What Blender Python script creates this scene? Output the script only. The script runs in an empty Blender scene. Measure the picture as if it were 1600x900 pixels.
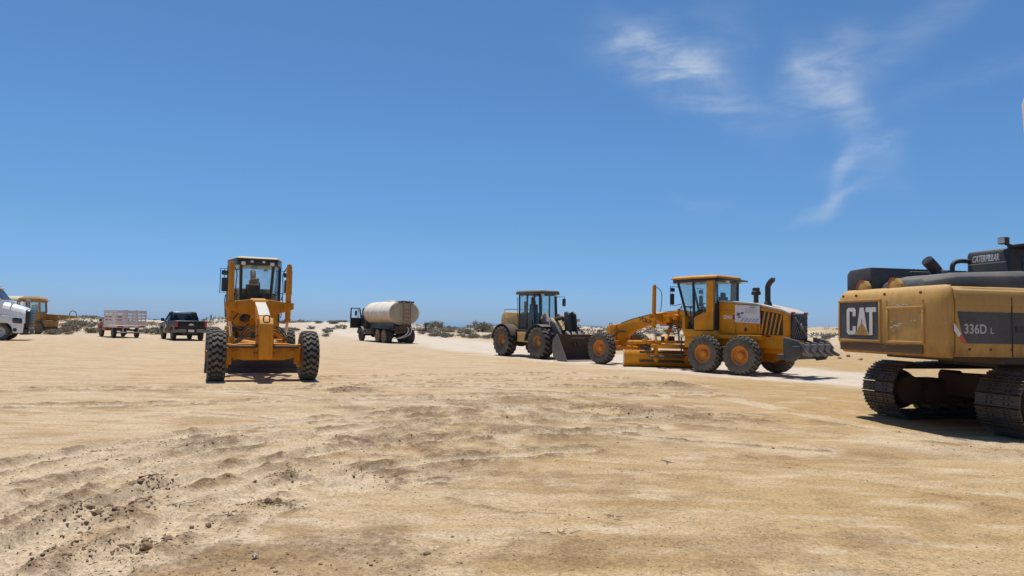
import bpy, bmesh, math, random
import numpy as np
from math import radians as R, sin, cos, pi, sqrt, atan2
from mathutils import Vector, Matrix, Euler

random.seed(7)
scene = bpy.context.scene
COL = scene.collection

# ------------------------------------------------------------------ camera
cam_d = bpy.data.cameras.new('camera')
cam = bpy.data.objects.new('camera', cam_d)
COL.objects.link(cam)
cam_d.sensor_width = 36.0
cam_d.lens = 24.0
cam_d.clip_start = 0.05
cam_d.clip_end = 30000.0
cam.matrix_world = Matrix.Translation((0, 0, 1.7)) @ Matrix.Rotation(R(90 + 2.98), 4, 'X') @ Matrix.Rotation(R(1.1), 4, 'Z')
scene.camera = cam

# ------------------------------------------------------------------ light
SUN_EL = R(75.0)
SUN_AZ = R(-22.0)            # measured from +Y towards +X: the sun stands beyond the machines, a little left
SUN_STRENGTH = 4.8
SKY_STRENGTH = 0.088
EXPOSURE = 0.0
sd = bpy.data.lights.new('sun', 'SUN')
sd.energy = SUN_STRENGTH
sd.angle = R(0.53)
sd.color = (1.0, 0.955, 0.88)
sun = bpy.data.objects.new('sun', sd)
COL.objects.link(sun)
sdir = Vector((sin(SUN_AZ) * cos(SUN_EL), cos(SUN_AZ) * cos(SUN_EL), sin(SUN_EL)))
sun.rotation_euler = sdir.to_track_quat('Z', 'Y').to_euler()
sun.location = sdir * 60

vs = scene.view_settings
scene.display_settings.display_device = 'sRGB'
vs.view_transform = 'Standard'
vs.look = 'None'
vs.gamma = 1.0
vs.exposure = EXPOSURE
vs.use_curve_mapping = False


class NT:
    """small helper for node trees"""
    def __init__(s, tree):
        s.t = tree
        s.n = tree.nodes
        s.l = tree.links

    def node(s, typ, **kw):
        nd = s.n.new(typ)
        for k, v in kw.items():
            setattr(nd, k, v)
        return nd

    def link(s, a, b):
        s.l.new(a, b)

    def put(s, sock, v):
        if isinstance(v, bpy.types.NodeSocket):
            s.l.new(v, sock)
        elif isinstance(v, (tuple, list)) and sock.type == 'RGBA' and len(v) == 3:
            sock.default_value = (*v, 1.0)
        else:
            sock.default_value = v

    def math(s, op, a, b=None, c=None, clamp=False):
        nd = s.node('ShaderNodeMath', operation=op, use_clamp=clamp)
        s.put(nd.inputs[0], a)
        if b is not None:
            s.put(nd.inputs[1], b)
        if c is not None:
            s.put(nd.inputs[2], c)
        return nd.outputs[0]

    def mix(s, f, a, b, mode='MIX'):
        nd = s.node('ShaderNodeMix', data_type='RGBA', blend_type=mode)
        s.put(nd.inputs['Factor'], f)
        s.put(nd.inputs[6], a)
        s.put(nd.inputs[7], b)
        return nd.outputs[2]

    def noise(s, vec, scale, detail=4.0, rough=0.55, dist=0.0):
        nd = s.node('ShaderNodeTexNoise')
        if vec is not None:
            s.put(nd.inputs['Vector'], vec)
        nd.inputs['Scale'].default_value = scale
        nd.inputs['Detail'].default_value = detail
        nd.inputs['Roughness'].default_value = rough
        nd.inputs['Distortion'].default_value = dist
        return nd.outputs['Fac']

    def ramp(s, v, lo, hi, a=0.0, b=1.0):
        nd = s.node('ShaderNodeMapRange', interpolation_type='SMOOTHSTEP')
        s.put(nd.inputs['Value'], v)
        nd.inputs['From Min'].default_value = lo
        nd.inputs['From Max'].default_value = hi
        nd.inputs['To Min'].default_value = a
        nd.inputs['To Max'].default_value = b
        return nd.outputs[0]

    def scaled(s, vec, sc, rot=(0, 0, 0)):
        nd = s.node('ShaderNodeMapping')
        s.put(nd.inputs['Vector'], vec)
        nd.inputs['Scale'].default_value = sc
        nd.inputs['Rotation'].default_value = rot
        return nd.outputs[0]


# ------------------------------------------------------------------ sky
def make_world():
    w = bpy.data.worlds.new('World')
    scene.world = w
    w.use_nodes = True
    t = NT(w.node_tree)
    t.n.clear()
    out = t.node('ShaderNodeOutputWorld')
    bg = t.node('ShaderNodeBackground')
    sky = t.node('ShaderNodeTexSky', sky_type='NISHITA')
    sky.sun_disc = False
    sky.sun_elevation = SUN_EL
    sky.sun_rotation = SUN_AZ
    sky.altitude = 300.0
    sky.air_density = 1.0
    sky.dust_density = 0.25
    sky.ozone_density = 4.0
    tc = t.node('ShaderNodeTexCoord')
    sep = t.node('ShaderNodeSeparateXYZ')
    t.link(tc.outputs['Generated'], sep.inputs[0])
    x, y, z = sep.outputs
    az = t.math('ARCTAN2', x, y)
    el = t.math('ARCSINE', z)
    # cirrus: soft ellipses of azimuth and elevation, torn by stretched noise
    comb = t.node('ShaderNodeCombineXYZ')
    t.put(comb.inputs[0], az)
    t.put(comb.inputs[1], el)
    vec = comb.outputs[0]
    w1 = t.noise(vec, 9.0, 4, 0.55)
    w2 = t.noise(t.scaled(vec, (1, 1, 1), (0, 0, 1.1)), 8.0, 4, 0.55)
    azw = t.math('ADD', az, t.math('MULTIPLY', t.math('SUBTRACT', w1, 0.5), 0.10))
    elw = t.math('ADD', el, t.math('MULTIPLY', t.math('SUBTRACT', w2, 0.5), 0.07))
    blobs = CLOUD_BLOBS
    tot = None
    for (a0, e0, ra, re, rot, amp) in blobs:
        da = t.math('SUBTRACT', azw, a0)
        de = t.math('SUBTRACT', elw, e0)
        u = t.math('ADD', t.math('MULTIPLY', da, cos(rot) / ra), t.math('MULTIPLY', de, sin(rot) / ra))
        v = t.math('ADD', t.math('MULTIPLY', da, -sin(rot) / re), t.math('MULTIPLY', de, cos(rot) / re))
        r2 = t.math('ADD', t.math('MULTIPLY', u, u), t.math('MULTIPLY', v, v))
        g = t.math('MULTIPLY', t.math('POWER', 2.718, t.math('MULTIPLY', r2, -1.0)), amp)
        tot = g if tot is None else t.math('ADD', tot, g)
    st = t.noise(t.scaled(vec, (1.0, 3.2, 1), (0, 0, 0.6)), 9.0, 8, 0.58, 0.5)
    st = t.ramp(st, 0.24, 0.74)
    fi = t.ramp(t.noise(t.scaled(vec, (1, 3.6, 1), (0, 0, -0.5)), 26.0, 3, 0.5, 0.2), 0.2, 0.8, 0.82, 1.06)
    dens = t.math('MULTIPLY', t.math('MULTIPLY', tot, t.math('ADD', st, 0.12)), fi, clamp=True)
    rp = t.node('ShaderNodeValToRGB')
    cr = rp.color_ramp
    cr.interpolation = 'EASE'
    while len(cr.elements) < len(SKY_TINT):
        cr.elements.new(0.5)
    for e_, (p_, c_) in zip(cr.elements, SKY_TINT):
        e_.position = p_
        e_.color = (*c_, 1.0)
    t.link(el, rp.inputs[0])
    col = t.mix(1.0, sky.outputs[0], rp.outputs[0], 'MULTIPLY')
    col = t.mix(dens, col, CLOUD_COL)
    t.link(col, bg.inputs[0])
    bg.inputs[1].default_value = SKY_STRENGTH
    t.link(bg.outputs[0], out.inputs[0])


# clear dry sea air: less yellow at the horizon than the sky model gives, by elevation in radians
SKY_TINT = [(0.0, (0.50, 0.75, 1.38)), (0.05, (0.53, 0.80, 1.30)), (0.12, (0.59, 0.87, 1.15)), (0.25, (0.67, 0.98, 1.23)), (0.5, (0.70, 1.02, 1.22))]
CLOUD_COL = (6.2, 7.2, 8.6)
CLOUD_BLOBS = [
    # azimuth, elevation, radius along, radius across, tilt, amount
    (0.205, 0.375, 0.075, 0.030, -0.30, 0.58),
    (0.258, 0.340, 0.085, 0.026, -0.62, 0.60),
    (0.285, 0.385, 0.045, 0.050, 0.4, 0.22),
    (0.425, 0.330, 0.060, 0.030, 0.5, 0.48),
    (0.452, 0.285, 0.080, 0.022, -1.0, 0.42),
    (0.52, 0.355, 0.100, 0.024, 0.6, 0.2),
    (0.480, 0.235, 0.040, 0.010, 0.5, 0.42),
    (0.455, 0.205, 0.030, 0.012, 1.2, 0.3),
    (0.445, 0.165, 0.042, 0.009, 0.5, 0.5),
    (0.66, 0.31, 0.16, 0.012, 0.15, 0.12),
    (0.30, 0.165, 0.07, 0.010, -0.2, 0.08),
    (1.5, 0.5, 0.25, 0.05, 0.4, 0.35),
    (-1.9, 0.6, 0.3, 0.05, -0.3, 0.3),
    (2.9, 0.4, 0.3, 0.04, 0.2, 0.3),
]
make_world()


# ------------------------------------------------------------------ noise for the terrain
def hash2(ix, iy, seed):
    h = (ix.astype(np.int64) * 374761393 + iy.astype(np.int64) * 668265263 + seed * 1442695041) & 0xffffffff
    h = ((h ^ (h >> 13)) * 1274126177) & 0xffffffff
    h = h ^ (h >> 16)
    return (h & 0xffffff).astype(np.float64) / float(0xffffff)


def vnoise(x, y, seed=0):
    ix = np.floor(x); iy = np.floor(y)
    fx = x - ix; fy = y - iy
    fx = fx * fx * fx * (fx * (fx * 6 - 15) + 10)
    fy = fy * fy * fy * (fy * (fy * 6 - 15) + 10)
    a = hash2(ix, iy, seed); b = hash2(ix + 1, iy, seed)
    c = hash2(ix, iy + 1, seed); d = hash2(ix + 1, iy + 1, seed)
    return (a * (1 - fx) + b * fx) * (1 - fy) + (c * (1 - fx) + d * fx) * fy


def fbm(x, y, octv=4, seed=0, gain=0.5):
    s = 0.0; a = 1.0; n = 0.0
    for k in range(octv):
        ca, sa = cos(0.6 * k + 0.3), sin(0.6 * k + 0.3)
        f = 2.03 ** k
        s = s + a * vnoise((x * ca - y * sa) * f, (x * sa + y * ca) * f, seed + 17 * k)
        n += a
        a *= gain
    return s / n


def sstep(a, b, v):
    t = np.clip((v - a) / (b - a), 0, 1)
    return t * t * (3 - 2 * t)


def seg_dist(x, y, pts):
    """distance to a polyline, signed side, and arc length along it"""
    best = np.full(x.shape, 1e9); side = np.zeros(x.shape); arc = np.zeros(x.shape)
    acc = 0.0
    for (x0, y0), (x1, y1) in zip(pts[:-1], pts[1:]):
        dx, dy = x1 - x0, y1 - y0
        L = sqrt(dx * dx + dy * dy)
        t = np.clip(((x - x0) * dx + (y - y0) * dy) / (L * L), 0, 1)
        px = x0 + t * dx; py = y0 + t * dy
        d = np.hypot(x - px, y - py)
        m = d < best
        best = np.where(m, d, best)
        side = np.where(m, np.sign(dx * (y - py) - dy * (x - px)), side)
        arc = np.where(m, acc + t * L, arc)
        acc += L
    return best, side, arc


# berms thrown up beside wheel tracks: polyline, height, half width
BERMS = [
    ([(-4.05, 5.0), (-4.25, 5.9), (-4.5, 6.95), (-4.35, 7.9), (-4.25, 9.1), (-3.9, 10.3)], 0.030, 0.13),
    ([(-3.62, 4.4), (-3.72, 5.1), (-3.8, 5.8), (-4.15, 6.85), (-4.0, 7.9), (-3.6, 9.0)], 0.030, 0.11),
    ([(-3.05, 3.9), (-3.12, 4.6), (-3.08, 5.1), (-3.16, 5.75), (-3.2, 6.3), (-2.9, 7.2)], 0.036, 0.12),
    ([(-2.85, 4.2), (-2.6, 4.75), (-2.50, 5.2), (-2.3, 5.8), (-2.1, 6.5)], 0.028, 0.09),
    ([(-5.6, 5.8), (-5.35, 7.0), (-5.2, 8.2), (-4.9, 9.6)], 0.026, 0.13),
    ([(-4.6, 9.3), (-4.05, 9.5), (-3.55, 9.55), (-3.0, 9.7), (-2.3, 10.0)], 0.045, 0.12),
    ([(-1.9, 7.9), (-1.55, 7.75), (-1.2, 7.7), (-0.85, 7.6)], 0.03, 0.12),
    ([(-2.55, 7.1), (-2.42, 7.5), (-2.52, 7.95)], 0.045, 0.08),
    ([(0.6, 14.6), (1.3, 14.0), (2.2, 13.75), (3.0, 13.0), (4.0, 12.4)], 0.05, 0.28),
    ([(3.4, 19.9), (4.2, 19.7), (5.2, 19.5)], 0.09, 0.25),
    ([(-4.4, 16.9), (-3.85, 16.7), (-3.3, 16.8)], 0.08, 0.22),
    ([(-2.1, 13.8), (-1.2, 13.4), (-0.5, 13.0)], 0.05, 0.2),
    ([(-0.9, 15.5), (0.2, 15.2), (1.0, 15.4)], 0.05, 0.2),
    ([(3.2, 9.21), (3.75, 8.3), (4.3, 7.5), (4.87, 6.54), (5.6, 5.4)], 0.012, 0.03),
    ([(6.6, 10.6), (7.4, 9.9), (8.6, 9.0)], 0.03, 0.35),
]
_more = []
for _p, _h, _w in BERMS[:5]:
    for _o, _k in ((-0.42, 0.6), (0.38, 0.5)):
        _more.append(([(x_ + _o + 0.06 * sin(y_ * 2 + _o), y_ + 0.25 * _o) for x_, y_ in _p], _h * _k, _w * 0.7))
BERMS += _more
BERMS += [
    ([(-3.0, 10.0), (-1.5, 9.3), (0.2, 8.6), (2.0, 7.9)], 0.018, 0.06),
    ([(-0.8, 12.2), (0.8, 11.3), (2.6, 10.4), (4.4, 9.7)], 0.022, 0.08),
    ([(0.2, 13.4), (1.6, 12.2), (2.5, 11.7)], 0.024, 0.09),
    ([(-1.2, 7.0), (-0.2, 6.4), (0.9, 6.0)], 0.014, 0.05),
    ([(-5.8, 12.5), (-3.5, 11.6), (-1.4, 11.2)], 0.022, 0.08),
    ([(-6.5, 16.0), (-3.0, 14.6), (0.5, 14.2)], 0.022, 0.1),
    ([(-0.5, 17.8), (1.5, 17.0), (3.5, 16.6)], 0.03, 0.14),
    ([(4.6, 13.8), (6.2, 12.6), (7.4, 11.2)], 0.02, 0.1),
    ([(-2.9, 14.6), (-1.8, 14.9), (-0.7, 15.1)], 0.04, 0.14),
]
# heaps of loose soil: x, y, radius x, radius y, height
HEAPS = [
    (-3.55, 5.85, 0.34, 0.26, 0.075), (-3.2, 6.05, 0.16, 0.12, 0.05), (-2.75, 5.15, 0.2, 0.1, 0.03), (-2.15, 6.3, 0.16, 0.08, 0.02),
    (-3.62, 6.95, 0.16, 0.22, 0.06), (4.26, 19.63, 0.8, 0.35, 0.08),
    (2.1, 13.95, 0.5, 0.3, 0.06), (2.75, 13.0, 0.6, 0.3, 0.06), (-3.85, 16.75, 0.4, 0.25, 0.06),
]
# darker, moister soil turned up by the wheels: x, y, radius x, radius y, amount
BROWN = [
    (-2.05, 9.0, 0.55, 0.95, 0.9), (-1.25, 7.7, 0.5, 0.75, 1.0), (-1.8, 9.7, 0.7, 0.7, 0.5), (-1.1, 13.3, 1.3, 1.1, 0.6), (2.1, 13.9, 1.9, 1.1, 0.75), (3.0, 12.8, 1.5, 0.8, 0.7),
    (4.3, 19.6, 1.3, 0.6, 0.8), (-3.85, 16.7, 0.7, 0.5, 0.75), (-4.0, 9.5, 0.9, 0.4, 0.6), (-3.55, 5.85, 0.36, 0.3, 0.9),
    (-2.75, 5.1, 0.35, 0.25, 0.7), (-0.4, 11.4, 1.3, 1.2, 0.5), (0.2, 15.2, 1.8, 1.3, 0.55), (0.9, 9.8, 1.0, 0.8, 0.35), (7.4, 9.9, 1.3, 0.6, 0.4),
    (-2.4, 7.5, 0.14, 0.3, 0.8), (-3.62, 6.95, 0.18, 0.25, 0.8), (-1.9, 4.9, 0.6, 0.35, 0.6), (-2.2, 6.3, 0.35, 0.2, 0.6),
    (-0.6, 5.0, 0.8, 0.3, 0.35), (-3.1, 4.9, 0.2, 0.4, 0.6), (0.4, 12.0, 0.8, 0.9, 0.45), (-2.9, 13.5, 0.8, 0.5, 0.35), (-1.0, 10.6, 0.5, 0.6, 0.5),
]
# strips pressed by grousers or treads: centre line, half width, pitch, depth
PRINTS = [
    ([(-2.75, 9.2), (-2.25, 8.1), (-1.85, 7.3)], 0.30, 0.13, 0.030),
    ([(-2.1, 7.9), (-1.75, 7.3), (-1.5, 6.7)], 0.22, 0.12, 0.026),
    ([(-3.3, 10.4), (-2.8, 9.9)], 0.24, 0.13, 0.026),
    ([(-0.6, 11.9), (-0.1, 10.4), (0.3, 9.3)], 0.25, 0.13, 0.018),
    ([(5.2, 16.8), (6.2, 13.5), (7.0, 11.6)], 0.3, 0.2, 0.012),
    ([(-4.9, 6.2), (-5.0, 8.0), (-4.6, 10.0), (-3.6, 12.2)], 0.17, 0.10, 0.007),
    ([(-3.45, 5.0), (-3.55, 6.6), (-3.2, 8.2), (-2.5, 10.5)], 0.15, 0.10, 0.006),
]
# long wheel ruts sweeping over the pad: centre line, half width, depth, tread pitch
RUTS = [
    ([(-3.95, 3.6), (-4.25, 5.2), (-4.35, 6.8), (-4.05, 8.4), (-3.2, 10.0), (-1.6, 11.4), (0.9, 12.4), (4.2, 13.2)], 0.20, 0.050, 0.12),
    ([(-3.05, 3.4), (-3.4, 4.8), (-3.45, 6.4), (-3.0, 8.0), (-2.0, 9.3), (-0.3, 10.4), (2.2, 11.2)], 0.19, 0.050, 0.12),
    ([(-5.7, 4.6), (-5.75, 6.4), (-5.4, 8.2), (-4.7, 9.9), (-3.4, 11.6), (-1.2, 13.2), (2.0, 14.6)], 0.22, 0.046, 0.13),
    ([(-2.3, 3.6), (-2.75, 4.8), (-2.75, 6.0), (-2.2, 7.2), (-1.0, 8.4), (1.0, 9.3)], 0.17, 0.042, 0.11),
    ([(-11.0, 12.0), (-7.0, 13.4), (-3.4, 15.2), (0.5, 16.4), (5.0, 17.2)], 0.24, 0.040, 0.15),
    ([(-12.0, 15.0), (-7.5, 16.4), (-3.5, 18.0), (0.5, 18.8), (4.5, 18.9)], 0.24, 0.040, 0.15),
    ([(1.0, 8.8), (3.2, 8.4), (5.5, 7.2), (8.0, 5.2)], 0.16, 0.010, 0.12),
    ([(2.6, 12.6), (5.0, 11.4), (7.6, 9.4), (10.0, 7.0)], 0.26, 0.012, 0.16),
    ([(-6.6, 19.5), (-3.0, 21.5), (2.0, 24.0)], 0.25, 0.040, 0.16),
    ([(-4.8, 18.0), (-1.5, 20.0), (3.5, 22.2)], 0.25, 0.040, 0.16),
]
# ground broken up by the wheels: x, y, radius, amount
CHURN = [(-3.2, 5.4, 1.0, 0.6), (-4.2, 7.0, 1.0, 0.5), (-2.6, 8.2, 1.1, 0.8), (-1.2, 8.6, 1.3, 1.0), (-3.6, 9.6, 1.1, 0.9), (-1.2, 10.6, 1.5, 0.8), (-0.6, 13.2, 2.0, 0.9), (1.6, 13.8, 1.8, 1.0), (3.4, 12.8, 1.6, 0.9), (0.4, 15.6, 2.0, 0.9), (-3.4, 15.5, 1.8, 0.7), (4.4, 19.4, 1.6, 1.0), (-1.2, 5.2, 1.0, 0.6), (0.8, 10.2, 1.2, 0.6), (7.6, 9.9, 1.0, 0.5)]
ROAD = [(40.0, 10.0), (14.0, 21.5), (11.3, 25.3), (8.6, 28.6), (5.6, 33.0), (2.0, 40.0), (-3.0, 52.0), (-10.0, 67.0), (-22.0, 90.0)]


def terrain(x, y, masks=False):
    """height of the ground, and how moist-brown and how chalky-white it is"""
    x = np.asarray(x, float); y = np.asarray(y, float)
    h = 0.05 * (fbm(x / 5.0, y / 5.0, 3, 3) - 0.5)
    h = h - 0.08 * np.exp(-(((x - 10.3) / 4.2) ** 2 + ((y - 13.2) / 3.4) ** 2) ** 2)
    # the graded pad ends in low white dunes that run down to the sea
    edge = y + 16.0 * (fbm(x / 30.0, y / 60.0, 2, 11) - 0.5)
    ramp = sstep(64.0, 92.0, edge)
    low = 0.45 * np.exp(-((x / y.clip(1) + 0.07) / 0.16) ** 2)
    dune = ramp * (1.05 - low + 1.5 * (fbm(x / 11.0, y / 9.0, 3, 21) - 0.5) + 0.5 * (fbm(x / 2.6, y / 2.6, 3, 22) - 0.5))
    right = sstep(0.30, 0.46, x / y.clip(1)) * sstep(42.0, 60.0, y + 6 * (fbm(x / 6.0, y / 6.0, 2, 13) - 0.5))
    dune = dune + right * (0.65 + 1.2 * (fbm(x / 5.0, y / 4.0, 3, 24) - 0.5))
    dune = dune * (1 - sstep(125.0, 190.0, y)) - 5.0 * sstep(130.0, 200.0, y)
    h = h + dune
    near = (y > 2) & (y < 40) & (np.abs(x) < 26)
    brown = np.zeros(x.shape); white = np.zeros(x.shape); pale = np.zeros(x.shape)
    xs, ys = x[near], y[near]
    if xs.size:
        hb = np.zeros(xs.shape); bb = np.zeros(xs.shape); pp = np.zeros(xs.shape)
        wob = fbm(xs / 0.35, ys / 0.35, 3, 31)
        wob2 = fbm(xs / 0.11, ys / 0.11, 3, 32)
        for (bx, by, rx, ry, am) in BROWN:
            r = ((xs - bx) / rx) ** 2 + ((ys - by) / ry) ** 2
            m = np.exp(-r * 0.9)
            bb = np.maximum(bb, am * sstep(0.34, 0.58, m * 0.62 + (wob - 0.5) * 1.15 + 0.08 + 0.3 * (wob2 - 0.5)) * sstep(0.02, 0.25, m))
        wx = xs + 0.34 * (fbm(xs / 0.9, ys / 0.9, 3, 35) - 0.5)
        wy = ys + 0.34 * (fbm(xs / 0.9, ys / 0.9, 3, 36) - 0.5)
        for (pts, hh, wd) in BERMS:
            d, sd_, arc = seg_dist(wx, wy, pts)
            am = np.exp(-(d / wd) ** 2) * (0.35 + 1.1 * wob) * sstep(0.1, 0.55, fbm(arc / 0.5 + 9 * hh, arc * 0 + wd * 31, 2, 41) + 0.12)
            hb = hb + 0.55 * hh * am
            groove = np.exp(-((d - wd * 2.0) / (wd * 0.9)) ** 2)
            hb = hb - 0.3 * hh * groove * (sd_ > 0)
            band = np.exp(-((d - wd * 2.3) / (wd * 1.3)) ** 2)
            pp = np.maximum(pp, 0.8 * band * (hh < 0.05) * (hh > 0.02))
            hb = hb - 0.006 * band * np.sin(d / 0.045) * (hh < 0.05)
            bb = np.maximum(bb, 0.75 * am * sstep(0.42, 0.6, wob2 * 0.6 + wob * 0.5))
        for (bx, by, rx, ry, hh) in HEAPS:
            r = ((xs - bx) / rx) ** 2 + ((ys - by) / ry) ** 2
            hb = hb + hh * np.exp(-r) * (0.5 + wob)
        rut = np.zeros(xs.shape)
        # ruts with tread prints between small thrown-up lips
        for ri, (pts, hw, dep, pitch) in enumerate(RUTS):
            wx2 = xs + 0.10 * (fbm(xs / 1.7, ys / 1.7, 2, 45 + ri) - 0.5)
            d, sd_, arc = seg_dist(wx2, ys, pts)
            keep = sstep(0.30, 0.50, fbm(arc / 1.1 + 13 * ri, arc * 0 + 5.1 * ri, 2, 47) + 0.30)
            ins = sstep(hw + 0.025, hw - 0.025, d) * keep
            ph = (arc / pitch + np.where(sd_ > 0, 0.8, -0.8) * d / hw) % 1.0
            lug = sstep(0.28, 0.42, np.abs(ph - 0.5)) * sstep(0.35, 0.5, fbm(xs / 0.5, ys / 0.5, 2, 49) + 0.05)
            hb = hb - ins * (dep * 0.6 + 0.5 * dep * lug)
            lip = np.exp(-((d - hw - 0.08) / 0.075) ** 2) * keep * (0.4 + 0.9 * wob2)
            hb = hb + 0.9 * dep * lip
            pp = np.maximum(pp, (1.0 if dep > 0.02 else 0.3) * ins * (1 - 0.5 * lug))
            rut = np.maximum(rut, ins)
            bb = np.maximum(bb, (0.9 * lip * sstep(0.40, 0.56, wob * 0.6 + wob2 * 0.4) + 0.30 * ins * lug) * (dep > 0.02))
        ch = np.zeros(xs.shape)
        for (bx, by, rr, am) in CHURN:
            ch = np.maximum(ch, am * np.exp(-(((xs - bx) / rr) ** 2 + ((ys - by) / rr) ** 2)))
        rid = 1 - np.abs(2 * fbm(xs / 0.17, ys / 0.17, 3, 81) - 1)
        rid2 = 1 - np.abs(2 * fbm(xs / 0.09, ys / 0.07, 2, 82) - 1)
        chm = (1 - 0.75 * rut) * ch * sstep(0.44, 0.60, fbm(xs / 0.6 + ys / 1.4, ys / 1.6 - xs / 3.0, 4, 83))
        hb = hb + chm * (0.024 * (rid ** 3 - 0.35) + 0.022 * (rid2 - 0.5))
        bb = bb * (1 - 0.45 * rut)
        bb = np.maximum(bb, chm * (0.35 + 0.5 * sstep(0.55, 0.80, rid)))
        # turned soil is rougher
        hb = hb + bb * (0.015 * (wob - 0.5) + 0.028 * (wob2 - 0.5))
        # broad patches of scuffed ground between smooth ones
        sc = sstep(0.48, 0.66, fbm(xs / 2.4, ys / 1.7, 4, 51)) * sstep(24.0, 10.0, ys)
        hb = hb + sc * (0.010 * (wob - 0.5) + 0.016 * (wob2 - 0.5))
        hb = hb + 0.007 * (wob - 0.5) + 0.005 * (wob2 - 0.5)
        for (pts, hw, pitch, dep) in PRINTS:
            d, sd_, arc = seg_dist(xs, ys, pts)
            L = sum(sqrt((b[0] - a[0]) ** 2 + (b[1] - a[1]) ** 2) for a, b in zip(pts[:-1], pts[1:]))
            inside = sstep(hw + 0.03, hw - 0.03, d) * sstep(0.0, 0.15, arc) * sstep(L, L - 0.15, arc) * sstep(0.26, 0.42, fbm(xs / 0.6, ys / 0.6, 2, 61))
            saw = ((arc / pitch + 0.12 * np.sin(arc * 3) + 0.25 * sd_ * d / hw) % 1.0)
            hb = hb - inside * dep * sstep(0.25, 0.55, np.abs(saw - 0.5) * 2) - inside * 0.008
            bb = bb * (1 - 0.8 * inside)
            pp = np.maximum(pp, 0.7 * inside)
        # faint long wheel ruts over the pad
        for k, (a, b, c) in enumerate([(0.10, -7.5, 0), (0.10, -5.6, 0), (-0.42, 9.0, 1), (-0.42, 11.0, 1), (0.55, -2.0, 2), (0.55, 0.2, 2)]):
            dd = np.abs(ys - (12 + b + a * xs * 3)) if k > 3 else np.abs(xs - (b + a * ys * 3))
            hb = hb - 0.012 * np.exp(-(dd / 0.16) ** 2) * wob + 0.010 * np.exp(-((dd - 0.3) / 0.09) ** 2) * wob
        h[near] += hb
        pale[near] = np.clip(pp * (0.5 + wob), 0, 1)
        brown[near] = np.clip(bb + 0.35 * sc * sstep(0.45, 0.62, wob), 0, 1)
    if not masks:
        return h
    d, sd_, arc = seg_dist(x, y, ROAD)
    wn = fbm(x / 3.0, y / 2.0, 4, 71)
    wid = 4.8 + 0.05 * np.clip(y - 25, 0, 60)
    road = sstep(1.05, 0.6, d / wid + (wn - 0.5) * 0.6) * (0.72 + 0.45 * fbm(x / 0.9, y / 0.9, 3, 72))
    white = np.clip(np.maximum(road * (y > 8), np.maximum(0.35 * sstep(35.0, 60.0, y), 0.95 * np.maximum(ramp, right) * (0.35 + 0.65 * sstep(0.40, 0.56, fbm(x / 5.0, y / 9.0, 4, 73))))), 0, 1)
    return h, brown, white, pale


def ground_z(x, y):
    return float(terrain(np.array([x]), np.array([y]))[0])


def grow(a, b, d0, k, c=0.0):
    v = [a]
    while v[-1] < b:
        v.append(v[-1] + max(d0, k * abs(v[-1] - c)))
    return v


def build_ground():
    xr = grow(0.0, 700.0, 0.042, 0.0135, 3.4)
    xs = np.array([-v for v in xr[:0:-1]] + xr)
    ys = np.array([-400, -200, -100, -50, -25, -12, -6, -3, 0, 1.5, 2.5] + grow(3.0, 260.0, 0.03, 0.0068, 0.8))
    X, Y = np.meshgrid(xs, ys)
    H, B, W, PL = terrain(X.ravel(), Y.ravel(), True)
    nx, ny = len(xs), len(ys)
    co = np.stack([X.ravel(), Y.ravel(), H], 1).astype(np.float32)
    me = bpy.data.meshes.new('ground')
    me.vertices.add(nx * ny)
    me.vertices.foreach_set('co', co.ravel())
    i = np.arange(nx * ny).reshape(ny, nx)
    q = np.stack([i[:-1, :-1], i[:-1, 1:], i[1:, 1:], i[1:, :-1]], -1).reshape(-1, 4).astype(np.int32)
    me.loops.add(q.size)
    me.loops.foreach_set('vertex_index', q.ravel())
    me.polygons.add(len(q))
    me.polygons.foreach_set('loop_start', np.arange(0, q.size, 4, dtype=np.int32))
    me.polygons.foreach_set('use_smooth', np.ones(len(q), dtype=bool))
    me.update(calc_edges=True)
    for nm, arr in (('moist', B), ('chalk', W), ('pale', PL)):
        at = me.attributes.new(nm, 'FLOAT', 'POINT')
        at.data.foreach_set('value', arr.astype(np.float32))
    ob = bpy.data.objects.new('ground', me)
    COL.objects.link(ob)
    ob['kind'] = 'structure'
    ob['label'] = 'graded tan sand pad with wheel tracks and low white dunes beyond'
    me.materials.append(ground_mat())
    return ob


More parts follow.
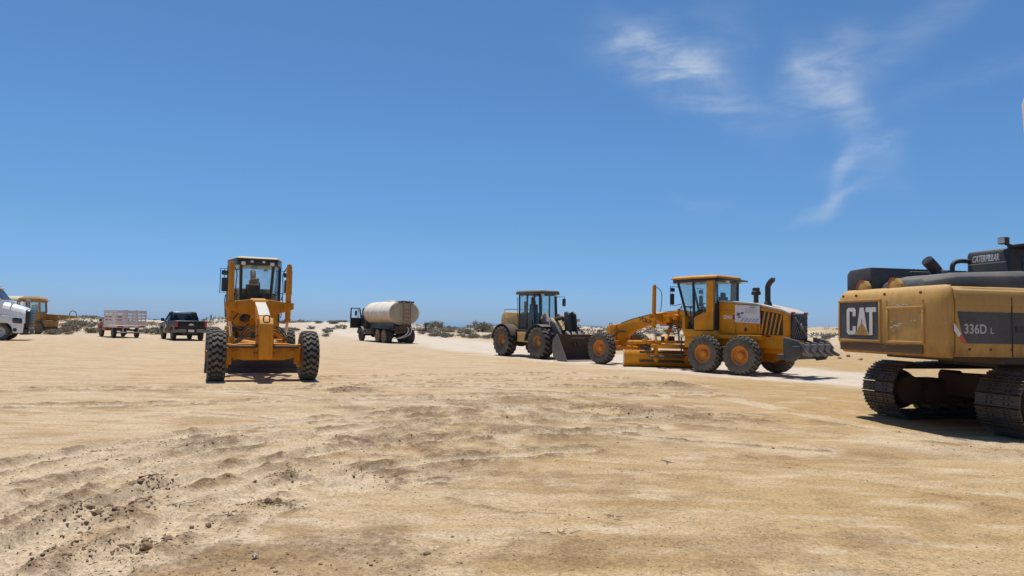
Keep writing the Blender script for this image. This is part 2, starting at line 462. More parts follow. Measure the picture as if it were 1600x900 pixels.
def ground_mat():
    m = bpy.data.materials.new('sand')
    m.use_nodes = True
    t = NT(m.node_tree)
    bs = t.n['Principled BSDF']
    geo = t.node('ShaderNodeNewGeometry')
    pos = geo.outputs['Position']
    moist = t.node('ShaderNodeAttribute', attribute_name='moist').outputs['Fac']
    chalk = t.node('ShaderNodeAttribute', attribute_name='chalk').outputs['Fac']
    pale = t.node('ShaderNodeAttribute', attribute_name='pale').outputs['Fac']
    n0 = t.noise(pos, 0.16, 4, 0.55)
    n1 = t.noise(pos, 0.9, 6, 0.6)
    n2 = t.noise(t.scaled(pos, (1, 1.6, 1)), 5.0, 6, 0.65)
    n3 = t.noise(pos, 34.0, 5, 0.7)
    n4 = t.noise(pos, 140.0, 3, 0.7)
    sx = t.node('ShaderNodeSeparateXYZ')
    t.link(pos, sx.inputs[0])
    # paler beige dust lies over the left of the pad, golden subsoil shows to the right
    side = t.math('ADD', t.math('MULTIPLY', sx.outputs[0], 0.055), t.math('MULTIPLY_ADD', n0, 1.6, -0.45))
    side = t.math('SUBTRACT', side, t.math('MULTIPLY', sx.outputs[1], 0.010))
    c = t.mix(t.ramp(side, 0.0, 0.75), SAND_B, SAND_A)
    st = t.noise(t.scaled(pos, (0.45, 2.2, 1), (0, 0, 0.42)), 1.3, 7, 0.66, 0.4)
    c = t.mix(t.ramp(st, 0.44, 0.64, 0.0, 0.60), c, SAND_C)
    c = t.mix(t.ramp(n2, 0.50, 0.70, 0.0, 0.50), c, SAND_D)
    # dust swept thin and pale over the pressed places
    sw = t.noise(t.scaled(pos, (0.5, 1.5, 1), (0, 0, -0.5)), 1.7, 6, 0.62)
    c = t.mix(t.ramp(sw, 0.50, 0.68, 0, 0.65), c, SAND_E)
        # brownish tone in broad ragged blots, as where damp soil dried
    bl = t.noise(t.scaled(pos, (0.55, 1.0, 1), (0, 0, 0.25)), 0.8, 7, 0.68, 0.5)
    near_ = t.ramp(sx.outputs[1], 26.0, 12.0, 0.25, 1.0)
    c = t.mix(t.math('MULTIPLY', t.ramp(bl, 0.51, 0.60, 0.0, 0.62), near_), c, SAND_F)
    wl = t.math('MULTIPLY', chalk, t.ramp(n2, 0.25, 0.6, 0.6, 1.0))
    c = t.mix(wl, c, t.mix(t.ramp(n1, 0.3, 0.7), CHALK_A, CHALK_B))
    c = t.mix(t.math('MULTIPLY', pale, 0.8), c, SAND_E)
    ml = t.math('MULTIPLY', moist, t.ramp(t.noise(pos, 11.0, 5, 0.7), 0.3, 0.56, 0.3, 1.0), clamp=True)
    c = t.mix(t.math('MULTIPLY', ml, 0.9), c, MOIST)
    # grains and crumbs
    g = t.ramp(n3, 0.3, 0.7, 0.70, 1.22)
    g2 = t.ramp(n4, 0.3, 0.7, 0.84, 1.15)
    gg = t.math('MULTIPLY', g, g2)
    cc = t.node('ShaderNodeVectorMath', operation='SCALE')
    t.link(c, cc.inputs[0])
    t.put(cc.inputs['Scale'], gg)
    crumbs = t.ramp(t.noise(pos, 22.0, 3, 0.6), 0.61, 0.67, 0.0, 0.75)
    c = t.mix(t.math('MULTIPLY', crumbs, t.ramp(n2, 0.42, 0.58)), cc.outputs[0], (0.16, 0.11, 0.065))
    t.link(c, bs.inputs['Base Color'])
    bs.inputs['Roughness'].default_value = 0.95
    bs.inputs['Specular IOR Level'].default_value = 0.12
    b1 = t.node('ShaderNodeBump')
    b1.inputs['Strength'].default_value = 0.8
    b1.inputs['Distance'].default_value = 0.02
    hsum = t.math('ADD', t.math('MULTIPLY', n3, 0.45), t.math('ADD', t.math('MULTIPLY', n4, 0.12), t.math('MULTIPLY', t.noise(pos, 9.0, 6, 0.7), 1.1)))
    t.link(hsum, b1.inputs['Height'])
    t.link(b1.outputs[0], bs.inputs['Normal'])
    return m


SAND_A = (0.432, 0.292, 0.138)
SAND_B = (0.520, 0.388, 0.245)
SAND_C = (0.372, 0.238, 0.100)
SAND_D = (0.335, 0.225, 0.112)
SAND_F = (0.325, 0.208, 0.098)
SAND_E = (0.580, 0.458, 0.315)
CHALK_A = (0.54, 0.455, 0.36)
CHALK_B = (0.62, 0.535, 0.44)
MOIST = (0.160, 0.100, 0.058)
ground = build_ground()


def build_sea():
    me = bpy.data.meshes.new('sea')
    xs = [-14000, -3000, -600, -150, 0, 150, 600, 3000, 14000]
    ys = [120, 300, 800, 3000, 12000, 26000]
    v = [(x, y, -3.2) for y in ys for x in xs]
    n = len(xs)
    f = [(j * n + i, j * n + i + 1, (j + 1) * n + i + 1, (j + 1) * n + i) for j in range(len(ys) - 1) for i in range(n - 1)]
    me.from_pydata(v, [], f)
    ob = bpy.data.objects.new('sea', me)
    COL.objects.link(ob)
    ob['kind'] = 'structure'
    ob['label'] = 'thin band of blue sea on the horizon beyond the dunes'
    m = bpy.data.materials.new('sea_water')
    m.use_nodes = True
    t = NT(m.node_tree)
    bs = t.n['Principled BSDF']
    geo = t.node('ShaderNodeNewGeometry')
    nz = t.noise(t.scaled(geo.outputs['Position'], (0.02, 0.004, 1)), 1.0, 4, 0.6)
    t.link(t.mix(nz, (0.10, 0.20, 0.31), (0.13, 0.235, 0.34)), bs.inputs['Base Color'])
    bs.inputs['Roughness'].default_value = 0.55
    bp = t.node('ShaderNodeBump')
    bp.inputs['Strength'].default_value = 0.6
    bp.inputs['Distance'].default_value = 1.0
    t.link(t.noise(geo.outputs['Position'], 0.5, 5, 0.7), bp.inputs['Height'])
    t.link(bp.outputs[0], bs.inputs['Normal'])
    me.materials.append(m)


build_sea()


# ------------------------------------------------------------------ materials
def mat_new(name):
    m = bpy.data.materials.new(name)
    m.use_nodes = True
    t = NT(m.node_tree)
    return m, t, t.n['Principled BSDF']


DUST = (0.46, 0.37, 0.25)


def paint(name, col, rough=0.45, dust=0.35, dust_col=DUST, wear=None, metal=0.0, spec=0.5, scale=1.0, top=0.6, streak=0.0, mud_and_shade=None, blot=None, scratch=None):
    """painted or coated metal with settled dust, scuffs and grime"""
    m, t, bs = mat_new(name)
    tc = t.node('ShaderNodeTexCoord').outputs['Object']
    geo = t.node('ShaderNodeNewGeometry')
    nz = t.node('ShaderNodeSeparateXYZ')
    t.link(geo.outputs['Normal'], nz.inputs[0])
    n1 = t.noise(tc, 1.6 * scale, 5, 0.62)
    n2 = t.noise(tc, 9.0 * scale, 5, 0.65)
    n3 = t.noise(tc, 40.0 * scale, 3, 0.6)
    c = t.mix(t.ramp(n1, 0.3, 0.7), tuple(v * 0.90 for v in col), tuple(min(1, v * 1.08) for v in col))
    if wear:
        c = t.mix(t.ramp(n2, 0.62, 0.70, 0, 0.8), c, wear)
    if streak:
        s = t.noise(t.scaled(tc, (5, 5, 0.35)), 2.0, 4, 0.6)
        c = t.mix(t.ramp(s, 0.5, 0.72, 0, streak), c, tuple(v * 0.45 for v in col))
    if blot:
        bn = t.noise(t.scaled(tc, (1, 1, 0.8), (0.3, 0.2, 0.5)), 2.6, 7, 0.7, 0.4)
        c = t.mix(t.ramp(bn, 0.53, 0.64, 0, blot[0]), c, blot[1])
    if scratch:
        sn = t.noise(t.scaled(tc, (1.1, 1.1, 11.0), (0.15, 0.1, 0)), 4.0, 5, 0.65)
        c = t.mix(t.math('MULTIPLY', t.ramp(sn, 0.63, 0.69, 0, scratch[0]), t.ramp(n1, 0.4, 0.6)), c, scratch[1])
    if mud_and_shade:
        # mud thrown up from below, and on the tank painted underside shade, with a ragged upper edge: (height, softness, amount, colour)
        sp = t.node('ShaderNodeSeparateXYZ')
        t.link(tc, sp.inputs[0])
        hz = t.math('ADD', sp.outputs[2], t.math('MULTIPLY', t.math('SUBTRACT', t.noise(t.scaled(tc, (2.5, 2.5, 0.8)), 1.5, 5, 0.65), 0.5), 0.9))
        c = t.mix(t.ramp(hz, mud_and_shade[0] - mud_and_shade[1], mud_and_shade[0] + mud_and_shade[1], mud_and_shade[2], 0), c, mud_and_shade[3])
    up = t.ramp(nz.outputs[2], 0.25, 0.95, 0.0, top)
    base = t.ramp(n1, 0.35, 0.75, 0.0, 1.0)
    mix1 = t.math('MULTIPLY', t.math('ADD', base, 0.35), dust)
    d = t.math('MULTIPLY', t.math('ADD', mix1, t.math('MULTIPLY', up, t.ramp(n2, 0.2, 0.6, 0.6, 1.0))), t.ramp(n3, 0.25, 0.6, 0.65, 1.0), clamp=True)
    c = t.mix(d, c, dust_col)
    t.link(c, bs.inputs['Base Color'])
    r = t.math('ADD', t.math('MULTIPLY', d, 0.45), t.math('MULTIPLY_ADD', n2, 0.25, rough - 0.1), clamp=True)
    t.link(r, bs.inputs['Roughness'])
    bs.inputs['Metallic'].default_value = metal
    bs.inputs['Specular IOR Level'].default_value = spec
    bp = t.node('ShaderNodeBump')
    bp.inputs['Strength'].default_value = 0.25
    bp.inputs['Distance'].default_value = 0.01
    t.link(t.math('ADD', n2, t.math('MULTIPLY', n3, 0.4)), bp.inputs['Height'])
    t.link(bp.outputs[0], bs.inputs['Normal'])
    return m


def glass_mat(name, tint=(0.55, 0.68, 0.70), fac=0.16):
    m = bpy.data.materials.new(name)
    m.use_nodes = True
    t = NT(m.node_tree)
    t.n.clear()
    out = t.node('ShaderNodeOutputMaterial')
    tr = t.node('ShaderNodeBsdfTransparent')
    t.put(tr.inputs[0], tint)
    gl = t.node('ShaderNodeBsdfGlossy')
    gl.inputs['Roughness'].default_value = 0.04
    df = t.node('ShaderNodeBsdfDiffuse')
    t.put(df.inputs[0], (0.45, 0.40, 0.32))
    lw = t.node('ShaderNodeLayerWeight')
    lw.inputs[0].default_value = 0.5
    refl = t.math('MULTIPLY_ADD', t.math('POWER', lw.outputs['Facing'], 4.0), 0.6, 0.04)
    tc = t.node('ShaderNodeTexCoord').outputs['Object']
    m1 = t.node('ShaderNodeMixShader')
    t.link(refl, m1.inputs[0])
    t.link(tr.outputs[0], m1.inputs[1])
    t.link(gl.outputs[0], m1.inputs[2])
    m2 = t.node('ShaderNodeMixShader')
    t.link(t.ramp(t.noise(tc, 3.0, 5, 0.65), 0.35, 0.8, 0.02, fac), m2.inputs[0])
    t.link(m1.outputs[0], m2.inputs[1])
    t.link(df.outputs[0], m2.inputs[2])
    t.link(m2.outputs[0], out.inputs[0])
    return m


def rubber_mat(name, col=(0.045, 0.043, 0.042), dust=0.45, dust_col=(0.26, 0.21, 0.15)):
    m, t, bs = mat_new(name)
    tc = t.node('ShaderNodeTexCoord').outputs['Object']
    n1 = t.noise(tc, 2.2, 4, 0.6)
    n2 = t.noise(tc, 16.0, 5, 0.7)
    d = t.math('MULTIPLY', t.math('ADD', t.ramp(n1, 0.3, 0.7), t.ramp(n2, 0.35, 0.7)), 0.5 * dust, clamp=True)
    t.link(t.mix(d, col, dust_col), bs.inputs['Base Color'])
    bs.inputs['Roughness'].default_value = 0.85
    bs.inputs['Specular IOR Level'].default_value = 0.3
    bp = t.node('ShaderNodeBump')
    bp.inputs['Strength'].default_value = 0.3
    bp.inputs['Distance'].default_value = 0.01
    t.link(n2, bp.inputs['Height'])
    t.link(bp.outputs[0], bs.inputs['Normal'])
    return m


M = {}
M['volvo'] = paint('machine_yellow', (0.70, 0.275, 0.010), 0.45, 0.02, (0.50, 0.34, 0.16), top=0.40, streak=0.25, spec=0.25, blot=(0.35, (0.48, 0.175, 0.012)), scratch=(0.3, (0.60, 0.38, 0.14)))
M['volvo_old'] = paint('machine_yellow_faded', (0.64, 0.245, 0.012), 0.5, 0.03, (0.50, 0.34, 0.16), wear=(0.45, 0.16, 0.012), top=0.55, streak=0.4, spec=0.25, blot=(0.45, (0.40, 0.15, 0.015)), scratch=(0.3, (0.55, 0.34, 0.14)))
M['cat'] = paint('faded_yellow', (0.51, 0.285, 0.075), 0.5, 0.07, (0.50, 0.38, 0.22), wear=(0.56, 0.36, 0.13), top=0.40, spec=0.3, scale=0.7, streak=0.3, mud_and_shade=(1.36, 0.22, 0.8, (0.17, 0.085, 0.035)), blot=(0.6, (0.35, 0.185, 0.05)), scratch=(0.6, (0.62, 0.48, 0.30)))
M['worn_blade'] = paint('worn_blade_steel', (0.07, 0.066, 0.063), 0.5, 0.2, (0.2, 0.15, 0.1), wear=(0.16, 0.155, 0.15), metal=0.6, top=0.2)
M['roof_cream'] = paint('roof_cream', (0.60, 0.47, 0.25), 0.6, 0.2, (0.58, 0.50, 0.38), top=0.4)
M['cat_dirty'] = paint('faded_yellow_grimy', (0.13, 0.068, 0.03), 0.6, 0.35, (0.12, 0.07, 0.04), wear=(0.16, 0.09, 0.05), top=0.3)
M['loader'] = paint('loader_tan', (0.62, 0.385, 0.12), 0.5, 0.12, (0.52, 0.42, 0.28), top=0.5, streak=0.3, blot=(0.4, (0.40, 0.25, 0.09)))
M['black'] = paint('black_paint', (0.022, 0.022, 0.024), 0.5, 0.10, (0.24, 0.21, 0.17), top=0.30)
M['black_clean'] = paint('black_gloss', (0.012, 0.012, 0.014), 0.28, 0.04, (0.24, 0.21, 0.17), top=0.12)
M['charcoal'] = paint('charcoal_paint', (0.045, 0.046, 0.05), 0.55, 0.2, (0.24, 0.21, 0.17), top=0.35, blot=(0.35, (0.11, 0.105, 0.10)))
M['steel'] = paint('worn_steel', (0.16, 0.15, 0.14), 0.45, 0.25, (0.30, 0.24, 0.17), wear=(0.26, 0.25, 0.24), metal=0.5, top=0.3)
M['dark_steel'] = paint('dark_steel', (0.055, 0.047, 0.04), 0.55, 0.3, (0.17, 0.125, 0.085), wear=(0.13, 0.12, 0.11), metal=0.3, top=0.25)
M['shoe'] = paint('track_steel', (0.075, 0.063, 0.052), 0.42, 0.3, (0.17, 0.125, 0.085), wear=(0.18, 0.165, 0.15), metal=0.5, top=0.2)
M['rust'] = paint('rusty_brown', (0.085, 0.050, 0.030), 0.75, 0.25, (0.14, 0.09, 0.055), wear=(0.05, 0.032, 0.022), top=0.2)
M['chrome'] = paint('rod_chrome', (0.55, 0.53, 0.50), 0.25, 0.1, metal=0.9, top=0.2)
M['rubber'] = rubber_mat('tyre_rubber', (0.062, 0.059, 0.056), 0.72, (0.25, 0.205, 0.15))
M['groove'] = rubber_mat('tyre_groove', (0.018, 0.017, 0.016), 0.25, (0.12, 0.10, 0.07))
M['rubber_dusty'] = rubber_mat('tyre_rubber_dusty', (0.075, 0.07, 0.064), 0.75, (0.27, 0.225, 0.165))
M['hose'] = rubber_mat('hose_rubber', (0.012, 0.012, 0.012), 0.3)
M['rim'] = paint('rim_orange', (0.64, 0.225, 0.014), 0.5, 0.12, (0.42, 0.30, 0.17), top=0.2)
M['rim_rust'] = paint('rim_rusty', (0.36, 0.17, 0.035), 0.6, 0.35, (0.36, 0.26, 0.15), wear=(0.16, 0.09, 0.05), top=0.2)
M['glass'] = glass_mat('cab_glass', (0.90, 0.955, 0.96), 0.09)
M['glass_dark'] = glass_mat('dark_glass', (0.20, 0.25, 0.27), 0.10)
M['white'] = paint('white_paint', (0.78, 0.78, 0.76), 0.3, 0.05, (0.55, 0.48, 0.38), top=0.08)
M['letter_white'] = paint('lettering_white', (0.74, 0.73, 0.70), 0.5, 0.15, (0.55, 0.48, 0.38), top=0.0)
M['letter_grey'] = paint('lettering_grey', (0.42, 0.42, 0.41), 0.5, 0.15, top=0.0)
M['letter_dark'] = paint('lettering_dark', (0.05, 0.03, 0.015), 0.5, 0.1, top=0.0)
M['red'] = paint('red_lens', (0.42, 0.02, 0.02), 0.25, 0.1, top=0.1)
M['lamp_clear'] = paint('lamp_lens', (0.70, 0.68, 0.62), 0.15, 0.05, top=0.1)
M['grey_dust'] = paint('dusty_grey_top', (0.40, 0.38, 0.35), 0.7, 0.4, (0.55, 0.48, 0.38), top=0.55)
M['white_dust'] = paint('white_spattered_top', (0.55, 0.53, 0.50), 0.8, 0.3, (0.62, 0.55, 0.45), wear=(0.42, 0.38, 0.32), top=0.4)
M['seat'] = paint('seat_fabric', (0.018, 0.018, 0.02), 0.9, 0.05, top=0.1)
M['tank'] = paint('tank_cream', (0.78, 0.71, 0.58), 0.45, 0.10, (0.50, 0.40, 0.26), wear=(0.55, 0.43, 0.29), top=0.1, streak=0.35, blot=(0.4, (0.47, 0.35, 0.21)), mud_and_shade=(2.2, 0.35, 0.75, (0.36, 0.235, 0.125)))  # browner lower half: mild mud plus painted shade and warm ground bounce
M['tank_end'] = paint('tank_grimy', (0.40, 0.33, 0.23), 0.6, 0.4, (0.30, 0.24, 0.16), wear=(0.30, 0.22, 0.14), top=0.3, streak=0.5, blot=(0.5, (0.26, 0.18, 0.10)))
M['ladder_red'] = paint('ladder_rust_red', (0.22, 0.085, 0.05), 0.7, 0.25, top=0.2)
M['blue_black'] = paint('blue_black_paint', (0.02, 0.024, 0.04), 0.45, 0.15, top=0.25)
M['truck_red'] = paint('dull_red_paint', (0.25, 0.055, 0.045), 0.4, 0.2, top=0.25)
M['stake'] = paint('stake_pinkish_white', (0.72, 0.63, 0.59), 0.65, 0.15, (0.50, 0.42, 0.33), wear=(0.42, 0.34, 0.30), top=0.3)
M['dark_car'] = paint('dark_blue_black_car', (0.010, 0.011, 0.014), 0.28, 0.05, (0.25, 0.22, 0.18), top=0.06, spec=0.3)
M['bumper_grey'] = paint('bumper_grey', (0.14, 0.14, 0.14), 0.35, 0.2, metal=0.6, top=0.2)
M['silver'] = paint('bare_aluminium', (0.55, 0.54, 0.52), 0.35, 0.15, metal=0.7, top=0.2)
M['ochre'] = paint('old_ochre', (0.36, 0.175, 0.035), 0.65, 0.3, (0.40, 0.28, 0.16), wear=(0.17, 0.09, 0.045), top=0.4)
M['cream'] = paint('cream_canopy', (0.62, 0.54, 0.38), 0.6, 0.2, top=0.3)
M['paper'] = paint('banner_vinyl', (0.74, 0.72, 0.73), 0.6, 0.12, (0.60, 0.52, 0.42), top=0.0, scale=2.0)
M['print'] = paint('banner_print', (0.10, 0.10, 0.11), 0.6, 0.05, top=0.0)
M['print_grey'] = paint('banner_print_grey', (0.42, 0.42, 0.47), 0.6, 0.05, top=0.0)
M['off_white'] = paint('weathered_white', (0.52, 0.50, 0.46), 0.7, 0.3, top=0.2)
M['orange_red'] = paint('safety_red', (0.55, 0.09, 0.025), 0.5, 0.2, top=0.2)
M['pale_post'] = paint('pale_post', (0.62, 0.58, 0.52), 0.7, 0.2, top=0.2)


# ------------------------------------------------------------------ mesh helpers
class MB:
    """collects shapes and links them as one mesh object"""

    def __init__(s):
        s.bm = bmesh.new()

    def _xf(s, vs_, mat):
        if mat is not None:
            bmesh.ops.transform(s.bm, matrix=mat, verts=vs_)

    def box(s, c, size, rot=None, taper=None):
        """box by centre and size; taper=(fx, fy) shrinks the top"""
        hx, hy, hz = size[0] / 2, size[1] / 2, size[2] / 2
        tx, ty = taper if taper else (1, 1)
        co = [(-hx, -hy, -hz), (hx, -hy, -hz), (hx, hy, -hz), (-hx, hy, -hz), (-hx * tx, -hy * ty, hz), (hx * tx, -hy * ty, hz), (hx * tx, hy * ty, hz), (-hx * tx, hy * ty, hz)]
        m = Matrix.Translation(c)
        if rot is not None:
            m = m @ (rot.to_matrix().to_4x4() if isinstance(rot, Euler) else rot)
        v = [s.bm.verts.new(m @ Vector(p)) for p in co]
        for f in ((0, 3, 2, 1), (4, 5, 6, 7), (0, 1, 5, 4), (1, 2, 6, 5), (2, 3, 7, 6), (3, 0, 4, 7)):
            s.bm.faces.new([v[i] for i in f])
        return s

    def span(s, a, b):
        """axis aligned box by two corners"""
        c = [(p + q) / 2 for p, q in zip(a, b)]
        return s.box(c, [abs(q - p) for p, q in zip(a, b)])

    def prism(s, pts, a, b, axis='y', mat=None, ptsb=None):
        """outline extruded along an axis; y: pts are (x, z), x: (y, z), z: (x, y)"""
        def P(p, w):
            return {'y': (p[0], w, p[1]), 'x': (w, p[0], p[1]), 'z': (p[0], p[1], w)}[axis]
        mm = mat or Matrix()
        A = [s.bm.verts.new(mm @ Vector(P(p, a))) for p in pts]
        B = [s.bm.verts.new(mm @ Vector(P(p, b))) for p in (ptsb or pts)]
        n = len(pts)
        fs = [s.bm.faces.new(A), s.bm.faces.new(B[::-1])]
        for i in range(n):
            j = (i + 1) % n
            fs.append(s.bm.faces.new([A[j], A[i], B[i], B[j]]))
        bmesh.ops.recalc_face_normals(s.bm, faces=fs)
        return s

    def loft(s, rings, cap=True):
        R_ = [[s.bm.verts.new(p) for p in r] for r in rings]
        fs = []
        n = len(R_[0])
        for a, b in zip(R_[:-1], R_[1:]):
            for i in range(n):
                j = (i + 1) % n
                fs.append(s.bm.faces.new([a[i], a[j], b[j], b[i]]))
        if cap:
            fs.append(s.bm.faces.new(R_[0][::-1]))
            fs.append(s.bm.faces.new(R_[-1]))
        bmesh.ops.recalc_face_normals(s.bm, faces=fs)
        return s

    def tube(s, path, r, n=8, r2=None):
        path = [Vector(p) for p in path]
        rings = []
        up = None
        for i, p in enumerate(path):
            d = (path[min(i + 1, len(path) - 1)] - path[max(i - 1, 0)]).normalized()
            if up is None:
                up = Vector((0, 0, 1)) if abs(d.z) < 0.9 else Vector((1, 0, 0))
            u = d.cross(up).normalized()
            up = u.cross(d).normalized()
            rr = r if r2 is None else r + (r2 - r) * i / max(1, len(path) - 1)
            rings.append([p + u * cos(2 * pi * k / n) * rr + up * sin(2 * pi * k / n) * rr for k in range(n)])
        return s.loft(rings)

    def lathe(s, prof, n=24, axis='y', c=(0, 0, 0), closed=False):
        """prof: (radius, along axis)"""
        rings = []
        for k in range(n):
            a = 2 * pi * k / n
            ring = []
            for r, w in prof:
                p = {'y': (r * cos(a), w, r * sin(a)), 'z': (r * cos(a), r * sin(a), w), 'x': (w, r * cos(a), r * sin(a))}[axis]
                ring.append(s.bm.verts.new((p[0] + c[0], p[1] + c[1], p[2] + c[2])))
            rings.append(ring)
        fs = []
        m = len(prof)
        for k in range(n):
            A, B = rings[k], rings[(k + 1) % n]
            for i in range(m if closed else m - 1):
                j = (i + 1) % m
                try:
                    fs.append(s.bm.faces.new([A[i], A[j], B[j], B[i]]))
                except ValueError:
                    pass
        if not closed:
            fs.append(s.bm.faces.new([rings[k][0] for k in range(n)]))
            fs.append(s.bm.faces.new([rings[k][-1] for k in range(n)][::-1]))
        bmesh.ops.recalc_face_normals(s.bm, faces=fs)
        return s

    def cyl(s, a, b, r, n=12):
        return s.tube([a, b], r, n)

    def mesh(s, name, mat, bevel=0.0, seg=2, smooth=True, angle=32, xf=None):
        if bevel > 0:
            s.bm.normal_update()
            es = [e for e in s.bm.edges if len(e.link_faces) == 2 and e.calc_face_angle(0) > R(28)]
            bmesh.ops.bevel(s.bm, geom=es, offset=bevel, segments=seg, affect='EDGES', clamp_overlap=True, profile=0.5)
        if xf is not None:
            bmesh.ops.transform(s.bm, matrix=xf, verts=s.bm.verts)
        me = bpy.data.meshes.new(name)
        s.bm.to_mesh(me)
        s.bm.free()
        if smooth:
            me.polygons.foreach_set('use_smooth', [True] * len(me.polygons))
            me.set_sharp_from_angle(angle=R(angle))
        if mat is not None:
            me.materials.append(mat)
        return me

    def build(s, name, mat, parent=None, **kw):
        return put(name, s.mesh(name, mat, **kw), parent)


def put(name, me, parent=None, mw=None):
    o = bpy.data.objects.new(name, me)
    COL.objects.link(o)
    if parent is not None:
        o.parent = parent
    if mw is not None:
        o.matrix_local = mw
    return o


def thing(name, label, cat, loc, rot=0.0, group=None):
    o = bpy.data.objects.new(name, None)
    o.empty_display_size = 0.3
    COL.objects.link(o)
    o.location = loc
    o.rotation_euler = (0, 0, rot)
    return tag(o, label, cat, group)


def tag(o, label, cat, group=None):
    o['label'] = label
    o['category'] = cat
    if group:
        o['group'] = group
    return o


def bez(pts, n=10):
    """smooth path through a few points (Catmull-Rom)"""
    P = [Vector(p) for p in pts]
    P = [P[0] * 2 - P[1]] + P + [P[-1] * 2 - P[-2]]
    out = []
    for i in range(1, len(P) - 2):
        for k in range(n):
            t = k / n
            a, b, c, d = P[i - 1], P[i], P[i + 1], P[i + 2]
            out.append(0.5 * ((2 * b) + (c - a) * t + (2 * a - 5 * b + 4 * c - d) * t * t + (3 * b - a - 3 * c + d) * t ** 3))
    out.append(P[-2])
    return out


def pane(name, parent, pts, mat, th=0.012, inset=0.0):
    """a flat sheet with a little thickness from corner points"""
    P = [Vector(p) for p in pts]
    c = sum(P, Vector()) / len(P)
    if inset:
        P = [p + (c - p).normalized() * inset for p in P]
    nrm = (P[1] - P[0]).cross(P[2] - P[0]).normalized() * th * 0.5
    b = MB()
    b.loft([[p - nrm for p in P], [p + nrm for p in P]])
    return b.build(name, mat, parent, smooth=False)


def lettering(parent, text, origin, right, up, size, mat, bold=0.012, shear=0.0, spacing=1.0, width=None, name='lettering', ext=0.004):
    """raised lettering as mesh; right and up span the plane it lies on; origin is its middle"""
    cu = bpy.data.curves.new('text', 'FONT')
    cu.body = text
    cu.size = 1.0
    cu.offset = bold
    cu.shear = shear
    cu.space_character = spacing
    cu.align_x = 'CENTER'
    cu.align_y = 'CENTER'
    cu.extrude = 0.01
    cu.resolution_u = 3
    ob = bpy.data.objects.new('text', cu)
    COL.objects.link(ob)
    dg = bpy.context.evaluated_depsgraph_get()
    me = bpy.data.meshes.new_from_object(ob.evaluated_get(dg))
    bpy.data.objects.remove(ob)
    bpy.data.curves.remove(cu)
    r = Vector(right).normalized(); u = Vector(up).normalized(); n = r.cross(u)
    xs = [v.co.x for v in me.vertices]; ys = [v.co.y for v in me.vertices]
    sx = sy = size / (max(ys) - min(ys))
    if width:
        sx = width / (max(xs) - min(xs))
    cx, cy = (max(xs) + min(xs)) / 2, (max(ys) + min(ys)) / 2
    o = Vector(origin)
    for v in me.vertices:
        v.co = o + r * (v.co.x - cx) * sx + u * (v.co.y - cy) * sy + n * (v.co.z / 0.01 * ext)
    me.materials.clear()
    me.materials.append(mat)
    me.name = name
    return put(name, me, parent)


# ------------------------------------------------------------------ wheels
def tyre_mesh(name, Ro, W, rim_r, mat, lugs=26, kind='chevron', depth=0.035):
    """tyre with its tread blocks, axle along y"""
    b = MB()
    h = W / 2
    Rb = Ro - depth
    prof = [(rim_r, -h * 0.72), (rim_r + 0.03, -h * 0.80), (rim_r + (Rb - rim_r) * 0.45, -h * 0.98), (Rb - 0.10 * Ro, -h * 0.99), (Rb - 0.03, -h * 0.90), (Rb, -h * 0.72), (Rb + 0.006, 0),
            (Rb, h * 0.72), (Rb - 0.03, h * 0.90), (Rb - 0.10 * Ro, h * 0.99), (rim_r + (Rb - rim_r) * 0.45, h * 0.98), (rim_r + 0.03, h * 0.80), (rim_r, h * 0.72)]
    b.lathe(prof, 40, 'y', closed=True)
    for f in b.bm.faces:
        f.material_index = 1 if all(abs(v.co.y) < h * 0.91 and (v.co.x ** 2 + v.co.z ** 2) > (Rb - 0.05) ** 2 for v in f.verts) else 0
    step = 2 * pi / lugs

    def bar(pts, wid, r0, r1):
        """pts: (y, angle, drop)"""
        rings = []
        for y, a, dr in pts:
            ring = []
            for rr, aa in ((r0 - dr, a - wid / 2), (r1 - dr, a - wid / 2 * 0.86), (r1 - dr, a + wid / 2 * 0.86), (r0 - dr, a + wid / 2)):
                ring.append((rr * cos(aa), y, rr * sin(aa)))
            rings.append(ring)
        b.loft(rings)
    for k in range(lugs):
        a = k * step
        if kind == 'chevron':
            w = step * 0.60
            bar([(-h * 0.56, a - 0.16 * step, 0), (-h * 0.30, a - 0.26 * step, 0), (0, a + 0.14 * step, -0.003), (h * 0.30, a - 0.26 * step, 0), (h * 0.56, a - 0.16 * step, 0)], w, Rb - 0.012, Ro)
            for sg in (-1, 1):
                bar([(sg * h * 0.60, a + 0.40 * step, 0.004), (sg * h * 0.84, a + 0.46 * step, 0.018), (sg * h * 0.99, a + 0.46 * step, 0.075)], w * 1.02, Rb - 0.02, Ro - 0.002)
        elif kind == 'traction':
            w = step * 0.50
            for sg in (-1, 1):
                o = a + (0 if sg > 0 else step / 2)
                bar([(sg * 0.02, o - 0.35 * step, 0), (sg * h * 0.5, o + 0.1 * step, 0.004), (sg * h * 0.86, o + 0.22 * step, 0.02), (sg * h * 1.02, o + 0.25 * step, 0.11)], w, Rb - 0.02, Ro)
        else:
            w = step * 0.62
            for sg in (-0.66, 0, 0.66):
                bar([((sg - 0.22) * h, a + sg * step * 0.3, 0.012 if sg < 0 else 0), ((sg + 0.22) * h, a + 0.2 * step + sg * step * 0.3, 0.012 if sg > 0 else 0)], w, Rb - 0.01, Ro)
    me = b.mesh(name, mat, angle=40)
    me.materials.append(M['groove'])
    return me


